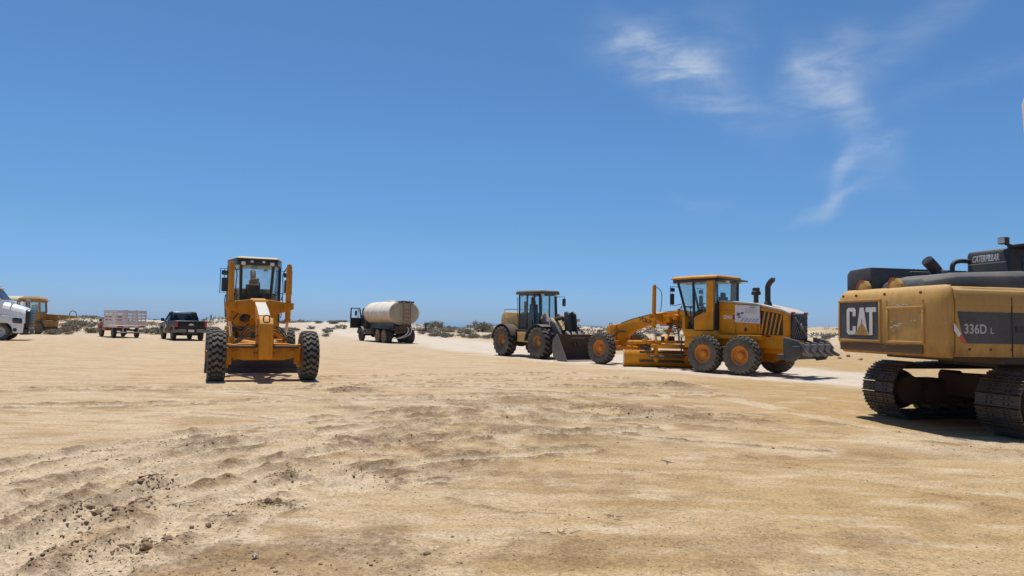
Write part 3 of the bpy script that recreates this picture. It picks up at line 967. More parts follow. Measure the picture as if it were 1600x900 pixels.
def rim_mesh(name, r, W, mat, hub=0.09, out=0.02, dish=0.16, bolts=10, side=1):
    """rim with its dished disc on the side (+1: the face looks to +y)"""
    b = MB()
    h = W / 2 * 0.74
    s_ = side
    pr = [(r + 0.03, -h * s_), (r + 0.005, -h * 0.9 * s_), (r - 0.045, 0), (r - 0.03, h * 0.86 * s_), (r + 0.03, h * 0.98 * s_), (r + 0.034, h * 1.06 * s_), (r + 0.005, h * 1.06 * s_), (r - 0.02, h * 0.9 * s_), (r - 0.05, (h - dish * 0.8) * s_),
          (r * 0.62, (h - dish) * s_), (r * 0.42, (h - dish) * s_), (r * 0.40, (h - dish + 0.05 + out) * s_), (hub * 1.2, (h - dish + 0.06 + out) * s_), (hub, (h - dish + 0.09 + out) * s_), (0.012, (h - dish + 0.10 + out) * s_)]
    b.lathe(pr, 28, 'y')
    for k in range(bolts):
        a = 2 * pi * k / bolts
        p = Vector((r * 0.52 * cos(a), (h - dish) * s_, r * 0.52 * sin(a)))
        b.cyl(p, p + Vector((0, 0.035 * s_, 0)), 0.016, 6)
    return b.mesh(name, mat, angle=35)


def wheel(parent, pos, tyre, rim, roll=0.0, lean=0.0, steer=0.0, name='wheel'):
    m = Matrix.Translation(pos) @ Matrix.Rotation(steer, 4, 'Z') @ Matrix.Rotation(lean, 4, 'X') @ Matrix.Rotation(roll, 4, 'Y')
    w = put(name, rim, parent, m)
    put('tyre', tyre, w)
    return w


# ------------------------------------------------------------------ motor graders
GR = 0.70          # tyre radius
TYRE_G = tyre_mesh('grader_tyre', GR, 0.46, 0.335, M['rubber'], 24, 'chevron', 0.038)
RIM_GL = rim_mesh('grader_rim', 0.335, 0.44, M['rim'], 0.10, 0.03, 0.13, 10, 1)
RIM_GR = rim_mesh('grader_rim', 0.335, 0.44, M['rim'], 0.10, 0.03, 0.13, 10, -1)
TYRE_GD = tyre_mesh('grader_tyre_dusty', GR, 0.46, 0.335, M['rubber_dusty'], 24, 'chevron', 0.038)


def cab_shell(root, bot, top, z0, z1, roof_over, mat_pillar, glass, pr=0.035):
    """glazed cab: bot and top are plan outlines (x, y) of the same length; returns the corner points"""
    n = len(bot)
    B = [Vector((x, y, z0)) for x, y in bot]
    T = [Vector((x, y, z1)) for x, y in top]
    for i in range(n):
        b = MB()
        b.tube([B[i], T[i]], pr, 6)
        b.build('pillar', mat_pillar, root)
    for nm, ring, rad in (('roof_frame', T, pr * 1.15), ('floor_frame', B, pr * 0.9)):
        fr = MB()
        for i in range(n):
            fr.tube([ring[i], ring[(i + 1) % n]], rad, 6)
        fr.build(nm, mat_pillar, root)
    for i in range(n):
        j = (i + 1) % n
        pane('window', root, [B[i], B[j], T[j], T[i]], glass, inset=pr)
    return B, T


def make_grader(name, label, loc, rot, yel, tyre, blade_yaw, text=False, ripper=False, dusty_beam=False, blade_half=1.85, blade_shift=0.0):
    g = thing(name, label, 'road grader', loc, rot)
    bk = M['black']
    # --- wheels and tandem cases
    ws = [(-0.785, 1), (0.785, 1), (-0.785, -1), (0.785, -1), (6.1, 1), (6.1, -1)]
    for k, (x, sg) in enumerate(ws):
        wheel(g, (x, sg * 1.2, GR), tyre, RIM_GL if sg > 0 else RIM_GR, roll=0.37 * k + 0.2)
    for sg in (1, -1):
        b = MB()
        b.prism([(-1.05, 0.52), (-0.85, 0.42), (0.85, 0.42), (1.05, 0.52), (1.05, 0.86), (0.55, 0.98), (-0.55, 0.98), (-1.05, 0.86)], sg * 0.74, sg * 0.96)
        for x in (-0.785, 0.785):
            b.cyl((x, sg * 0.9, GR), (x, sg * 1.08, GR), 0.17, 14)
        b.build('tandem_case', yel, g, bevel=0.02)
    b = MB()
    b.cyl((0, -0.78, 0.74), (0, 0.78, 0.74), 0.17, 14)
    b.box((0, 0, 0.85), (0.7, 1.0, 0.5))
    b.build('rear_axle', bk, g, bevel=0.02)
    # --- rear frame and platform
    b = MB()
    b.span((-2.3, -0.52, 0.98), (2.0, 0.52, 1.40))
    b.span((-2.3, -0.40, 0.80), (-1.15, 0.40, 1.0))
    b.build('rear_frame', yel, g, bevel=0.02)
    b = MB()
    b.prism([(-1.3, 1.28), (1.9, 1.28), (2.02, 1.36), (2.02, 1.62), (0.62, 1.62), (0.5, 1.44), (-1.3, 1.44)], -0.80, 0.80)
    b.build('side_platform', yel, g, bevel=0.02)
    # fuel tank and steps below the cab
    for sg in (1, -1):
        b = MB()
        b.span((1.35, sg * 0.55, 0.90), (2.0, sg * 0.84, 1.30))
        b.build('tank_box', yel, g, bevel=0.03)
        b = MB()
        for z in (0.55, 0.82, 1.09):
            b.span((2.05, sg * 0.52, z), (2.38, sg * 0.86, z + 0.04))
        b.span((2.03, sg * 0.50, 0.5), (2.07, sg * 0.54, 1.6))
        b.span((2.36, sg * 0.50, 0.5), (2.40, sg * 0.54, 1.3))
        b.build('step', bk, g)
    # --- hood
    ht = [(0.62, 2.74), (-0.9, 2.60), (-2.0, 2.36), (-2.28, 2.24)]
    b = MB()
    prof = [(0.62, 1.44)] + ht + [(-2.28, 1.30), (-1.6, 1.30), (-1.5, 1.44)]
    b.prism([(x, z - 0.06) if z > 2 else (x, z) for x, z in prof], -0.56, 0.56)
    b.build('hood', yel, g, bevel=0.03)
    b = MB()
    lo = [(x, z - 0.055) for x, z in ht][::-1]
    b.prism([(x + (0.02 if i == 0 else 0), z + 0.03) for i, (x, z) in enumerate(ht)] + [(x - 0.02, z - 0.03) if x < -2 else (x, z) for x, z in lo], -0.60, 0.60)
    b.build('hood_top', M['grey_dust'], g, bevel=0.025)
    # hood side doors and louvres
    for sg in (1, -1):
        b = MB()
        y0, y1 = sg * 0.555, sg * 0.585
        b.prism([(0.56, 1.50), (0.56, 2.36), (-0.12, 2.36), (-0.12, 1.50)], y0, y1)
        b.prism([(-0.16, 1.50), (-0.16, 2.54), (-1.02, 2.46), (-1.02, 1.50)], y0, y1)
        b.build('side_door', yel, g, bevel=0.01)
        b = MB()
        b.prism([(-1.14, 1.46), (-1.14, 2.36), (-2.0, 2.20), (-2.0, 1.46)], y0 - sg * 0.03, y1 - sg * 0.012)
        b.build('vent_opening', M['black_clean'], g)
        for k in range(5):
            x = -1.16 - 0.16 * k
            b = MB()
            b.prism([(x - 0.04, 1.48), (x + 0.02, 1.48), (x + 0.02 - 0.16, 2.32 - 0.028 * k), (x - 0.04 - 0.16, 2.31 - 0.028 * k)], y0 + sg * 0.005, y1 + sg * 0.01)
            b.build('louvre', yel, g, bevel=0.006)
        b = MB()
        b.prism([(-1.08, 1.44), (-1.08, 2.42), (-1.14, 2.41), (-1.14, 1.44)], y0, y1 + sg * 0.008)
        b.build('corner_panel', yel, g, bevel=0.01)
        b = MB()
        b.prism([(-2.02, 1.44), (-2.02, 2.25), (-2.24, 2.18), (-2.24, 1.44)], y0, y1 + sg * 0.008)
        b.build('corner_panel', yel, g, bevel=0.01)
        b = MB()
        b.box((-0.55, sg * 0.592, 1.64), (0.10, 0.014, 0.14))
        b.build('latch', bk, g)
    # rear grille
    b = MB()
    b.span((-2.34, -0.56, 1.30), (-2.285, 0.56, 2.22))
    b.build('rear_grille', M['black_clean'], g, bevel=0.03)
    b = MB()
    for i in range(7):
        for j in range(7):
            y = -0.46 + 0.153 * i + (0.076 if j % 2 else 0)
            if y < 0.5:
                b.cyl((-2.345, y, 1.40 + 0.115 * j), (-2.36, y, 1.40 + 0.115 * j), 0.058, 6)
    b.build('grille_mesh', M['charcoal'], g, smooth=False)
    b = MB()
    b.cyl((-2.355, -0.38, 1.5), (-2.355, 0.38, 2.1), 0.035, 6)
    b.cyl((-2.37, -0.05, 1.72), (-2.37, 0.12, 1.86), 0.09, 10)
    b.build('emblem', M['steel'], g)
    for sg in (1, -1):
        b = MB()
        b.box((-2.33, sg * 0.45, 2.25), (0.10, 0.15, 0.10))
        b.build('tail_light', M['red'], g, bevel=0.015)
    EX = Matrix.Translation((0.18, 0, -0.04))
    # exhaust and precleaner
    b = MB()
    b.lathe([(0.20, 2.5), (0.15, 2.62), (0.12, 2.72), (0.10, 2.75)], 16, 'z', (-1.35, 0.12, 0))
    b.tube(bez([(-1.35, 0.12, 2.7), (-1.35, 0.12, 3.1), (-1.36, 0.12, 3.3), (-1.46, 0.12, 3.46), (-1.56, 0.12, 3.54)], 5), 0.10, 14)
    b.build('exhaust_stack', M['black'], g, angle=50, xf=EX)
    b = MB()
    b.cyl((-1.588, 0.12, 3.525), (-1.562, 0.12, 3.545), 0.085, 14)
    b.build('exhaust_mouth', M['black_clean'], g, xf=EX)
    b = MB()
    b.lathe([(0.09, 2.6), (0.09, 2.92), (0.17, 2.95), (0.17, 3.06), (0.13, 3.08), (0.13, 3.2), (0.10, 3.22)], 16, 'z', (-0.85, 0.18, 0))
    b.build('air_intake', M['black'], g, xf=Matrix.Translation((0.12, 0, 0.0)))
    # --- cab
    zb, zm, zt = 1.62, 2.28, 3.52
    bot = [(0.66, -0.80), (1.55, -0.80), (2.02, -0.44), (2.02, 0.44), (1.55, 0.80), (0.66, 0.80)]
    top = [(0.66, -0.80), (1.62, -0.80), (2.58, -0.50), (2.58, 0.50), (1.62, 0.80), (0.66, 0.80)]
    cab_shell(g, bot, top, zb, zt, 0.1, M['black_clean'], M['glass'], 0.05)
    b = MB()
    b.prism([(x, y) for x, y in bot], zb - 0.06, zb + 0.02, 'z')
    b.build('cab_floor', bk, g)
    for sg in (1, -1):
        # door: yellow lower half and a frame, the upper half is glass
        b = MB()
        b.prism([(0.66, 1.60), (1.54, 1.60), (1.54, 2.08), (1.12, 2.28), (0.64, 2.28)], sg * 0.795, sg * 0.845)
        b.build('door_panel', yel, g, bevel=0.012)
        b = MB()
        b.prism([(0.64, 2.283), (1.0, 2.283), (0.98, 3.52), (0.62, 3.52)], sg * 0.795, sg * 0.845)
        b.build('door_pillar', yel if text else M['black'], g, bevel=0.012)
        b = MB()
        b.tube([(1.80, sg * 0.655, 2.45), (2.10, sg * 0.66, 2.52)], 0.02, 6)
        b.box((1.58, sg * 0.815, 2.55), (0.03, 0.03, 1.85))
        b.box((1.30, sg * 0.835, 2.30), (0.14, 0.03, 0.04))
        b.tube([(1.62, sg * 0.88, 1.75), (1.66, sg * 0.92, 2.3), (1.68, sg * 0.90, 2.5)], 0.016, 6)
        b.build('door_handle', bk, g)
        # bar across the front quarter glass
        b = MB()
        p0 = Vector((1.58, sg * 0.80, 2.50)); p1 = Vector((2.28, sg * 0.47, 2.50))
        b.tube([p0, p1], 0.03, 6)
        b.build('window_bar', M['black_clean'], g)
    b = MB()
    b.prism([(0.66, 1.60), (0.66, 2.62), (0.60, 2.62), (0.60, 1.60)], -0.80, 0.80)
    b.build('rear_panel', bk, g)
    # roof, thin lipped, overhanging at the front
    b = MB()
    ro = [(0.52, -0.86), (1.62, -0.88), (2.80, -0.66), (2.80, 0.66), (1.62, 0.88), (0.52, 0.86)]
    ri = [(0.58, -0.74), (1.62, -0.76), (2.70, -0.56), (2.70, 0.56), (1.62, 0.76), (0.58, 0.74)]
    rz = (3.60, 3.67, 3.73) if text else (3.655, 3.675, 3.72)
    b.loft([[(x, y, rz[0]) for x, y in ro], [(x, y, rz[1]) for x, y in ro], [(x, y, rz[2]) for x, y in ri]])
    b.build('roof', yel if text else M['roof_cream'], g, bevel=0.02)
    b = MB()
    rf = [(0.56, -0.84), (1.62, -0.85), (2.74, -0.62), (2.74, 0.62), (1.62, 0.85), (0.56, 0.84)]
    b.loft([[(x, y, 3.47) for x, y in rf], [(x, y, rz[0]) for x, y in rf]])
    b.prism([(0.20, 3.56), (0.60, 3.62), (0.60, 3.50), (0.20, 3.50)], -0.80, 0.80)
    b.build('roof_fascia', M['black_clean'], g, bevel=0.01)
    for sg in (1, -1):
        b = MB()
        b.box((2.77, sg * 0.44, 3.50), (0.06, 0.13, 0.11))
        b.build('head_lamp', M['lamp_clear'], g, bevel=0.015)
        b = MB()
        b.box((2.72, sg * 0.18, 3.565), (0.09, 0.09, 0.07))
        b.build('head_lamp', M['lamp_clear'], g, bevel=0.015)
        b = MB()
        b.box((0.30, sg * 0.45, 3.47), (0.08, 0.14, 0.10))
        b.build('work_lamp', M['lamp_clear'], g, bevel=0.015)
    # inside: seat, console, wheel, sun blind
    b = MB()
    b.box((1.05, 0, 2.02), (0.50, 0.52, 0.16))
    b.box((0.84, 0, 2.48), (0.14, 0.48, 0.85), Euler((0, R(-8), 0)))
    b.box((0.80, 0, 2.98), (0.10, 0.26, 0.18))
    b.box((1.05, 0, 1.80), (0.35, 0.35, 0.35))
    b.box((1.12, 0.33, 2.24), (0.35, 0.07, 0.07)).box((1.12, -0.33, 2.24), (0.35, 0.07, 0.07))
    b.build('seat', M['seat'], g, bevel=0.03)
    b = MB()
    b.box((1.76, 0, 1.92), (0.26, 0.80, 0.60), Euler((0, R(-12), 0)))
    b.box((1.70, 0, 2.34), (0.30, 0.60, 0.12), Euler((0, R(20), 0)))
    b.tube([(1.55 + 0.19 * cos(a) * 0.5, 0.19 * sin(a), 2.50 + 0.19 * cos(a) * 0.85) for a in [2 * pi * k / 14 for k in range(15)]], 0.016, 6)
    for k in range(4):
        for sg in (1, -1):
            b.cyl((1.62, sg * (0.14 + 0.05 * k), 2.4), (1.60, sg * (0.14 + 0.05 * k), 2.56), 0.012, 5)
    b.build('steering_console', M['seat'], g, bevel=0.012)
    # mirrors
    for sg in (1, -1):
        b = MB()
        b.tube([(2.45, sg * 0.58, 3.30), (2.50, sg * 1.10, 3.32), (2.50, sg * 1.10, 2.52), (2.40, sg * 0.84, 2.56), (2.34, sg * 0.56, 2.62)], 0.014, 6)
        b.cyl((2.50, sg * 0.98, 3.32), (2.50, sg * 0.98, 2.55), 0.010, 6)
        b.build('mirror_bracket', bk, g)
        b = MB()
        b.box((2.50, sg * 0.96, 2.80), (0.06, 0.20, 0.44))
        b.build('mirror', bk, g, bevel=0.025)
        b = MB()
        b.box((2.50, sg * 0.95, 3.18), (0.06, 0.24, 0.15))
        b.build('mirror', bk, g, bevel=0.025)
    # --- gooseneck beam
    topc = [(6.40, 1.74), (5.95, 1.80), (5.3, 1.99), (4.3, 2.20), (3.2, 2.33), (2.55, 2.36), (2.0, 2.30)]
    botc = [(2.0, 1.40), (2.5, 1.55), (2.95, 1.83), (3.6, 1.84), (4.4, 1.73), (5.1, 1.55), (5.55, 1.30), (5.72, 1.0), (5.9, 0.86), (6.40, 0.86)]
    b = MB()
    b.prism(topc + botc, -0.155, 0.155)
    b.build('gooseneck_beam', yel, g, bevel=0.025)
    b = MB()
    tl = topc[1:-1]
    b.prism([(x, z + 0.022) for x, z in tl] + [(x, z + 0.002) for x, z in tl[::-1]], -0.150, 0.150)
    b.build('beam_top', M['white_dust'] if dusty_beam else M['charcoal'], g)
    b = MB()
    b.prism([(6.34, 0.62), (6.72, 0.62), (6.78, 0.72), (6.78, 1.58), (6.62, 1.72), (6.34, 1.75)], -0.175, 0.175)
    b.prism([(6.16, 0.66), (6.36, 0.62), (6.36, 1.74), (6.16, 1.73)], -0.235, 0.235)
    b.build('nose_box', yel, g, bevel=0.025)
    b = MB()
    for sg in (1, -1):
        for z in (0.78, 1.0, 1.25, 1.5):
            b.cyl((6.25, sg * 0.23, z), (6.25, sg * 0.26, z), 0.03, 6)
            b.cyl((6.355, sg * 0.205, z), (6.385, sg * 0.205, z), 0.022, 6)
    b.build('bolt', M['dark_steel'], g)
    b = MB()
    b.tube(bez([(6.66, -0.08, 1.69), (6.68, -0.06, 1.80), (6.68, 0.06, 1.80), (6.66, 0.08, 1.69)], 4), 0.018, 6)
    b.build('lifting_loop', M['dark_steel'], g)
    # --- front axle
    b = MB()
    b.prism([(-0.98, 0.70), (-0.98, 0.98), (-0.6, 1.04), (0.6, 1.04), (0.98, 0.98), (0.98, 0.70), (0.55, 0.58), (-0.55, 0.58)], 5.94, 6.26, 'x')
    b.build('front_axle', yel, g, bevel=0.025)
    for sg in (1, -1):
        b = MB()
        b.box((6.1, sg * 0.93, 0.74), (0.36, 0.20, 0.56))
        b.box((6.1, sg * 1.0, 0.52), (0.24, 0.20, 0.30))
        b.cyl((6.1, sg * 0.9, GR), (6.1, sg * 1.16, GR), 0.13, 12)
        b.cyl((6.28, sg * 0.93, 0.93), (6.28, sg * 0.93, 0.55), 0.07, 10)
        b.build('knuckle', yel, g, bevel=0.02)
        b = MB()
        b.box((6.29, sg * 0.72, 0.82), (0.05, 0.16, 0.05)).box((6.29, sg * 0.5, 0.98), (0.05, 0.35, 0.03)).box((6.29, sg * 0.78, 0.99), (0.05, 0.2, 0.03))
        b.build('axle_bracket', yel, g, bevel=0.008)
    b = MB()
    b.cyl((6.34, -0.92, 0.95), (6.34, 0.92, 0.95), 0.035, 8)
    b.build('tie_rod', M['dark_steel'], g)
    b = MB()
    b.cyl((5.84, -0.88, 0.72), (5.84, 0.2, 0.80), 0.05, 8)
    b.cyl((5.84, 0.2, 0.80), (5.84, 0.85, 0.72), 0.028, 8)
    b.build('lean_cylinder', yel, g)
    b = MB()
    rnd = random.Random(5)
    for sg in (1, -1):
        for k in range(3):
            y0 = sg * (0.18 + 0.02 * k)
            b.tube(bez([(5.6, y0, 1.45), (5.85, sg * (0.34 + 0.05 * k), 1.38 + 0.05 * k), (6.0, sg * (0.52 + 0.06 * k), 1.2), (6.1, sg * (0.72 + 0.04 * k), 1.02)], 5), 0.016, 6)
    b.build('hydraulic_hose', M['hose'], g)
    SX = Matrix.Translation((-0.58 if text else 0.0, 0, 0))
    # --- saddle and lift cylinders
    b = MB()
    b.prism([(-0.98, 2.02), (-0.98, 2.20), (-0.30, 2.30), (0.30, 2.30), (0.98, 2.20), (0.98, 2.02), (0.5, 1.86), (-0.5, 1.86)], 3.96, 4.22, 'x')
    b.prism([(3.35, 1.78), (4.3, 1.72), (4.3, 2.26), (3.35, 2.36)], -0.22, 0.22)
    b.build('saddle', yel, g, bevel=0.025, xf=SX)
    for sg in (1, -1):
        b = MB()
        y = sg * 0.83
        zt = 3.36 if sg > 0 or not text else 2.42
        b.cyl((4.12, y, 1.70), (4.10, y, zt), 0.085, 12)
        b.cyl((4.10, y, zt), (4.10, y, zt + 0.06), 0.07, 12)
        b.cyl((4.12, y, 1.62), (4.12, y, 1.72), 0.10, 12)
        b.box((4.12, y, 2.12), (0.30, 0.30, 0.20))
        c_ = b.build('lift_cylinder', yel, g, bevel=0.006, xf=SX)
        b = MB()
        b.cyl((4.12, y, 1.64), (4.02, sg * 0.76, 1.08), 0.045, 10)
        b.build('piston_rod', M['chrome'], c_, xf=SX)
        b = MB()
        b.tube(bez([(4.02, y - sg * 0.05, zt - 0.02), (3.86, y - sg * 0.16, zt - 0.26), (3.84, y - sg * 0.14, 2.6), (3.95, y - sg * 0.2, 2.3)], 6), 0.016, 6)
        b.build('hose', M['hose'], c_, xf=SX)
    # side-shift cylinder and hoses round the saddle
    b = MB()
    b.tube([(4.0, -0.30, 1.95), (3.6, 0.70, 1.15)], 0.075, 10)
    b.build('side_shift_cylinder', yel, g, xf=SX)
    b = MB()
    for k in range(5):
        b.tube(bez([(2.45, 0.30 - 0.05 * k, 2.05), (2.9, 0.36 - 0.05 * k, 1.75 + 0.04 * k), (3.4, 0.28, 1.62 + 0.08 * k), (3.9, 0.25, 1.78 + 0.05 * k)], 6), 0.018, 6)
        b.tube(bez([(2.45, -0.30 + 0.05 * k, 2.05), (2.9, -0.42 + 0.05 * k, 1.70 + 0.04 * k), (3.5, -0.32, 1.60 + 0.08 * k), (3.9, -0.25, 1.78 + 0.05 * k)], 6), 0.018, 6)
    b.tube(bez([(4.1, -0.55, 1.96), (3.95, -0.75, 1.6), (4.0, -0.5, 1.4), (4.15, -0.3, 1.55)], 6), 0.02, 6)
    b.build('hydraulic_hose', M['hose'], g, xf=SX)
    for y in (-0.34, 0.34):
        b = MB()
        b.box((3.78, y, 2.02), (0.34, 0.24, 0.30))
        b.cyl((3.4, y * 0.6, 2.1), (3.4, y * 1.25, 2.1), 0.12, 10)
        b.build('valve_block', yel, g, bevel=0.015, xf=SX)
    # pull plate below the cab front
    b = MB()
    b.prism([(-0.72, 1.55), (-0.72, 2.12), (0.72, 2.12), (0.72, 1.55), (0.42, 1.15), (-0.42, 1.15)], 2.06, 2.20, 'x')
    b.build('front_bulkhead', yel, g, bevel=0.02)
    b = MB()
    b.cyl((2.2, -0.36, 1.72), (2.26, -0.36, 1.72), 0.11, 12)
    b.cyl((2.2, 0.36, 1.72), (2.26, 0.36, 1.72), 0.11, 12)
    b.box((2.24, -0.5, 1.38), (0.08, 0.36, 0.12))
    b.build('port_cover', M['black'], g)
    # --- drawbar, circle and moldboard
    b = MB()
    for sg in (1, -1):
        b.tube([(5.75, sg * 0.08, 0.98), (4.2, sg * 0.52, 1.02)], 0.09, 6)
    b.span((3.9, -0.80, 0.98), (4.15, 0.80, 1.10))
    b.span((2.75, -0.35, 1.0), (4.2, 0.35, 1.12))
    b.box((5.72, 0, 0.98), (0.26, 0.30, 0.24))
    for sg in (1, -1):
        b.box((4.05, sg * 0.76, 1.06), (0.2, 0.16, 0.2))
    b.build('drawbar', yel, g, bevel=0.02)
    b = MB()
    b.lathe([(0.80, 0.80), (0.80, 0.95), (0.62, 0.95), (0.62, 0.80)], 32, 'z', (3.35, 0, 0), closed=True)
    b.build('circle', yel, g)
    b = MB()
    b.cyl((3.35, 0, 0.98), (3.35, 0, 1.30), 0.20, 12)
    b.box((3.35, 0.30, 1.18), (0.3, 0.2, 0.2))
    b.build('circle_drive', M['dark_steel'], g, bevel=0.01)
    XB = Matrix.Translation((3.35, 0, 0)) @ Matrix.Rotation(blade_yaw, 4, 'Z')
    n = 10
    fr, bk_ = [], []
    for k in range(n + 1):
        a = R(-46) + R(88) * k / n
        fr.append((0.30 - 0.47 * cos(a), 0.40 + 0.47 * sin(a) * 0.95))
        bk_.append((0.30 - 0.51 * cos(a), 0.40 + 0.51 * sin(a) * 0.95))
    prof = [(x, z - 0.02) for x, z in fr] + [(x, z - 0.02) for x, z in bk_[::-1]]
    b = MB()
    b.prism(prof, -blade_half + blade_shift, blade_half + blade_shift)
    b.build('moldboard', yel, g, xf=XB)
    b = MB()
    b.prism([(x + 0.004, z - 0.02) for x, z in fr] + [(x + 0.016, z - 0.02) for x, z in fr[::-1]], 0.02 - blade_half + blade_shift, blade_half - 0.02 + blade_shift)
    b.build('blade_liner', M['worn_blade'], g, xf=XB)
    b = MB()
    b.prism([(-0.02, 0.16), (0.02, 0.17), (0.06, 0.0), (0.02, -0.005)], -blade_half + blade_shift, blade_half + blade_shift)
    b.build('cutting_edge', M['dark_steel'], g, xf=XB)
    for e in (-blade_half, blade_half):
        b = MB()
        b.prism([(x * 1.0, z) for x, z in fr] + [(x - 0.07, z) for x, z in bk_[::-1]], e + blade_shift - 0.02, e + blade_shift + 0.02)
        b.build('end_plate', M['white_dust'] if text else M['dark_steel'], g, xf=XB)
    b = MB()
    for y in (-0.62, 0.62):
        b.prism([(-0.34, 0.22), (-0.24, 0.22), (0.05, 0.84), (-0.28, 0.84)], y - 0.07, y + 0.07)
        b.box((-0.24, y, 0.44), (0.10, 0.26, 0.30))
    b.build('blade_carrier', yel, g, bevel=0.01, xf=XB)
    for z in (0.62, 0.25):
        b = MB()
        b.box((-0.24, 0, z), (0.09, 2.6, 0.09))
        b.build('slide_rail', M['dark_steel'], g, bevel=0.01, xf=XB)
    b = MB()
    b.cyl((-0.30, -0.5, 0.44), (-0.30, 0.9, 0.44), 0.055, 10)
    b.build('side_shift_cylinder', M['steel'], g, xf=XB)
    # --- lettering
    if text:
        lettering(g, 'VOLVO', (4.42, 0.159, 1.935), (-1, 0, -0.20), (-0.20, 0, 1), 0.19, M['letter_dark'], 0.03, width=0.98)
        for sg, rx in ((1, -1), (-1, 1)):
            lettering(g, 'G940', (0.22, sg * 0.586, 2.10), (rx, 0, 0), (0, 0, 1), 0.15, M['letter_white'], 0.03, width=0.36)
            b = MB()
            b.box((0.22 - 0.30 * 1, sg * 0.575, 2.10), (0.11, 0.03, 0.17))
            b.build('number_plate', bk, g)
    # --- ripper
    if ripper:
        for sg in (1, -1):
            b = MB()
            b.prism([(-2.30, 1.42), (-2.85, 1.30), (-3.05, 1.05), (-2.75, 0.62), (-2.42, 0.56), (-2.30, 0.75)], sg * 1.0, sg * 1.10)
            b.build('ripper_side_plate', M['charcoal'], g, bevel=0.02)
        RX = Matrix.Translation((0.26, 0, 0))
        b = MB()
        b.span((-2.65, -1.12, 0.62), (-2.35, 1.12, 0.82))
        b.span((-3.20, -1.18, 0.90), (-2.92, 1.18, 1.12))
        b.build('ripper_beam', M['charcoal'], g, xf=RX, bevel=0.025)
        b = MB()
        for y in (-0.45, 0.45):
            b.tube([(-2.35, y, 1.32), (-3.05, y, 1.12)], 0.07, 8)
            b.box((-2.7, y, 0.92), (0.75, 0.10, 0.18), Euler((0, R(-12), 0)))
        b.build('ripper_linkage', M['dark_steel'], g, xf=RX, bevel=0.01)
        for k in range(5):
            y = -1.0 + 0.5 * k
            b = MB()
            b.prism([(-3.22, 1.22), (-3.08, 1.26), (-2.98, 1.16), (-3.02, 0.95), (-3.24, 0.80), (-3.50, 0.76), (-3.56, 0.82), (-3.34, 0.94), (-3.24, 1.08)], y - 0.035, y + 0.035)
            b.build('ripper_shank', M['steel'], g, xf=RX, bevel=0.012)
        b = MB()
        for k in range(4):
            y = -0.75 + 0.5 * k
            b.prism([(-3.26, 1.16), (-3.20, 1.18), (-3.16, 0.90), (-3.26, 0.90)], y - 0.17, y + 0.17)
        b.build('ripper_guard', M['steel'], g, xf=RX, bevel=0.01)
    return g


# grader seen from behind its left flank
gv = make_grader('road_grader', 'yellow road grader seen from the side, white banner on its hood and ripper behind', (8.80, 26.16, 0.0), atan2(0.772, -0.636), M['volvo'], TYRE_G, R(-40), text=True, ripper=True, blade_shift=0.1)
# grader standing nose-on to the camera
GL_A = R(24.5)
gh = Vector((sin(GL_A), -cos(GL_A)))
gl = make_grader('road_grader', 'yellow road grader facing the viewer nose-on with upright lift cylinders and dusty white beam', (-6.87 - 6.1 * gh.x, 19.05 - 6.1 * gh.y, -0.02), atan2(gh.y, gh.x), M['volvo_old'], TYRE_GD, R(-9), dusty_beam=True, blade_half=1.40, blade_shift=-0.08)


def make_banner(g):
    """printed sheet tied over the hood side of the side-on grader"""
    o = thing('banner', 'white printed vinyl banner tied to the yellow hood of the side-on grader', 'banner', (0, 0, 0))
    o.matrix_world = Matrix.Translation(g.location) @ Matrix.Rotation(g.rotation_euler.z, 4, 'Z') @ Matrix.Translation((-0.64, 0.605, 2.27))
    b = MB()
    nx, nz = 14, 8
    W, H = 1.02, 0.66

    def P(u, v, off):
        x = (0.5 - u) * W
        z = (v - 0.5) * H - 0.03 - 0.10 * u * (1 if v > 0.5 else 0.7) * 0.6
        y = 0.012 * sin(u * 9) * (1 - v) + 0.015 * sin(u * 4 + v * 5) + 0.02
        return (x, y + off, z)
    for off in (0.0, 0.004):
        vs_ = [[b.bm.verts.new(P(i / nx, j / nz, off)) for i in range(nx + 1)] for j in range(nz + 1)]
        for j in range(nz):
            for i in range(nx):
                b.bm.faces.new([vs_[j][i], vs_[j][i + 1], vs_[j + 1][i + 1], vs_[j + 1][i]])
    b.build('sheet', M['paper'], o)

    def patch(name, u0, v0, u1, v1, mat, sl=0.0):
        q = MB()
        k = 4
        top = [Vector(P(u0 + (u1 - u0) * i / k + sl, v1, 0.010)) for i in range(k + 1)]
        bo = [Vector(P(u0 + (u1 - u0) * i / k, v0, 0.010)) for i in range(k + 1)]
        a = [q.bm.verts.new(p) for p in top]
        c = [q.bm.verts.new(p) for p in bo]
        for i in range(k):
            q.bm.faces.new([a[i], c[i], c[i + 1], a[i + 1]])
        return q.build(name, mat, o)
    patch('print_emblem', 0.08, 0.38, 0.20, 0.55, M['print'])
    patch('print_emblem', 0.22, 0.48, 0.32, 0.60, M['print'], 0.04)
    patch('print_emblem', 0.12, 0.26, 0.24, 0.34, M['print'], 0.02)
    for k in range(4):
        patch('print_line', 0.40, 0.80 - 0.075 * k, 0.93 - 0.07 * (k % 2), 0.825 - 0.075 * k, M['print_grey'])
    patch('print_line', 0.58, 0.89, 0.82, 0.93, M['print'])
    for k in range(5):
        patch('print_stripe', 0.22 + 0.14 * k, 0.06, 0.30 + 0.14 * k, 0.26, M['print_grey'], 0.12)
    for u, v in ((0, 1), (1, 1), (0, 0), (1, 0)):
        b = MB()
        p = Vector(P(u, v, 0))
        b.tube([p, p + Vector((0.06 if u == 0 else -0.06, -0.02, 0.06 if v else -0.04))], 0.006, 5)
        b.build('tie_string', M['hose'], o)


make_banner(gv)


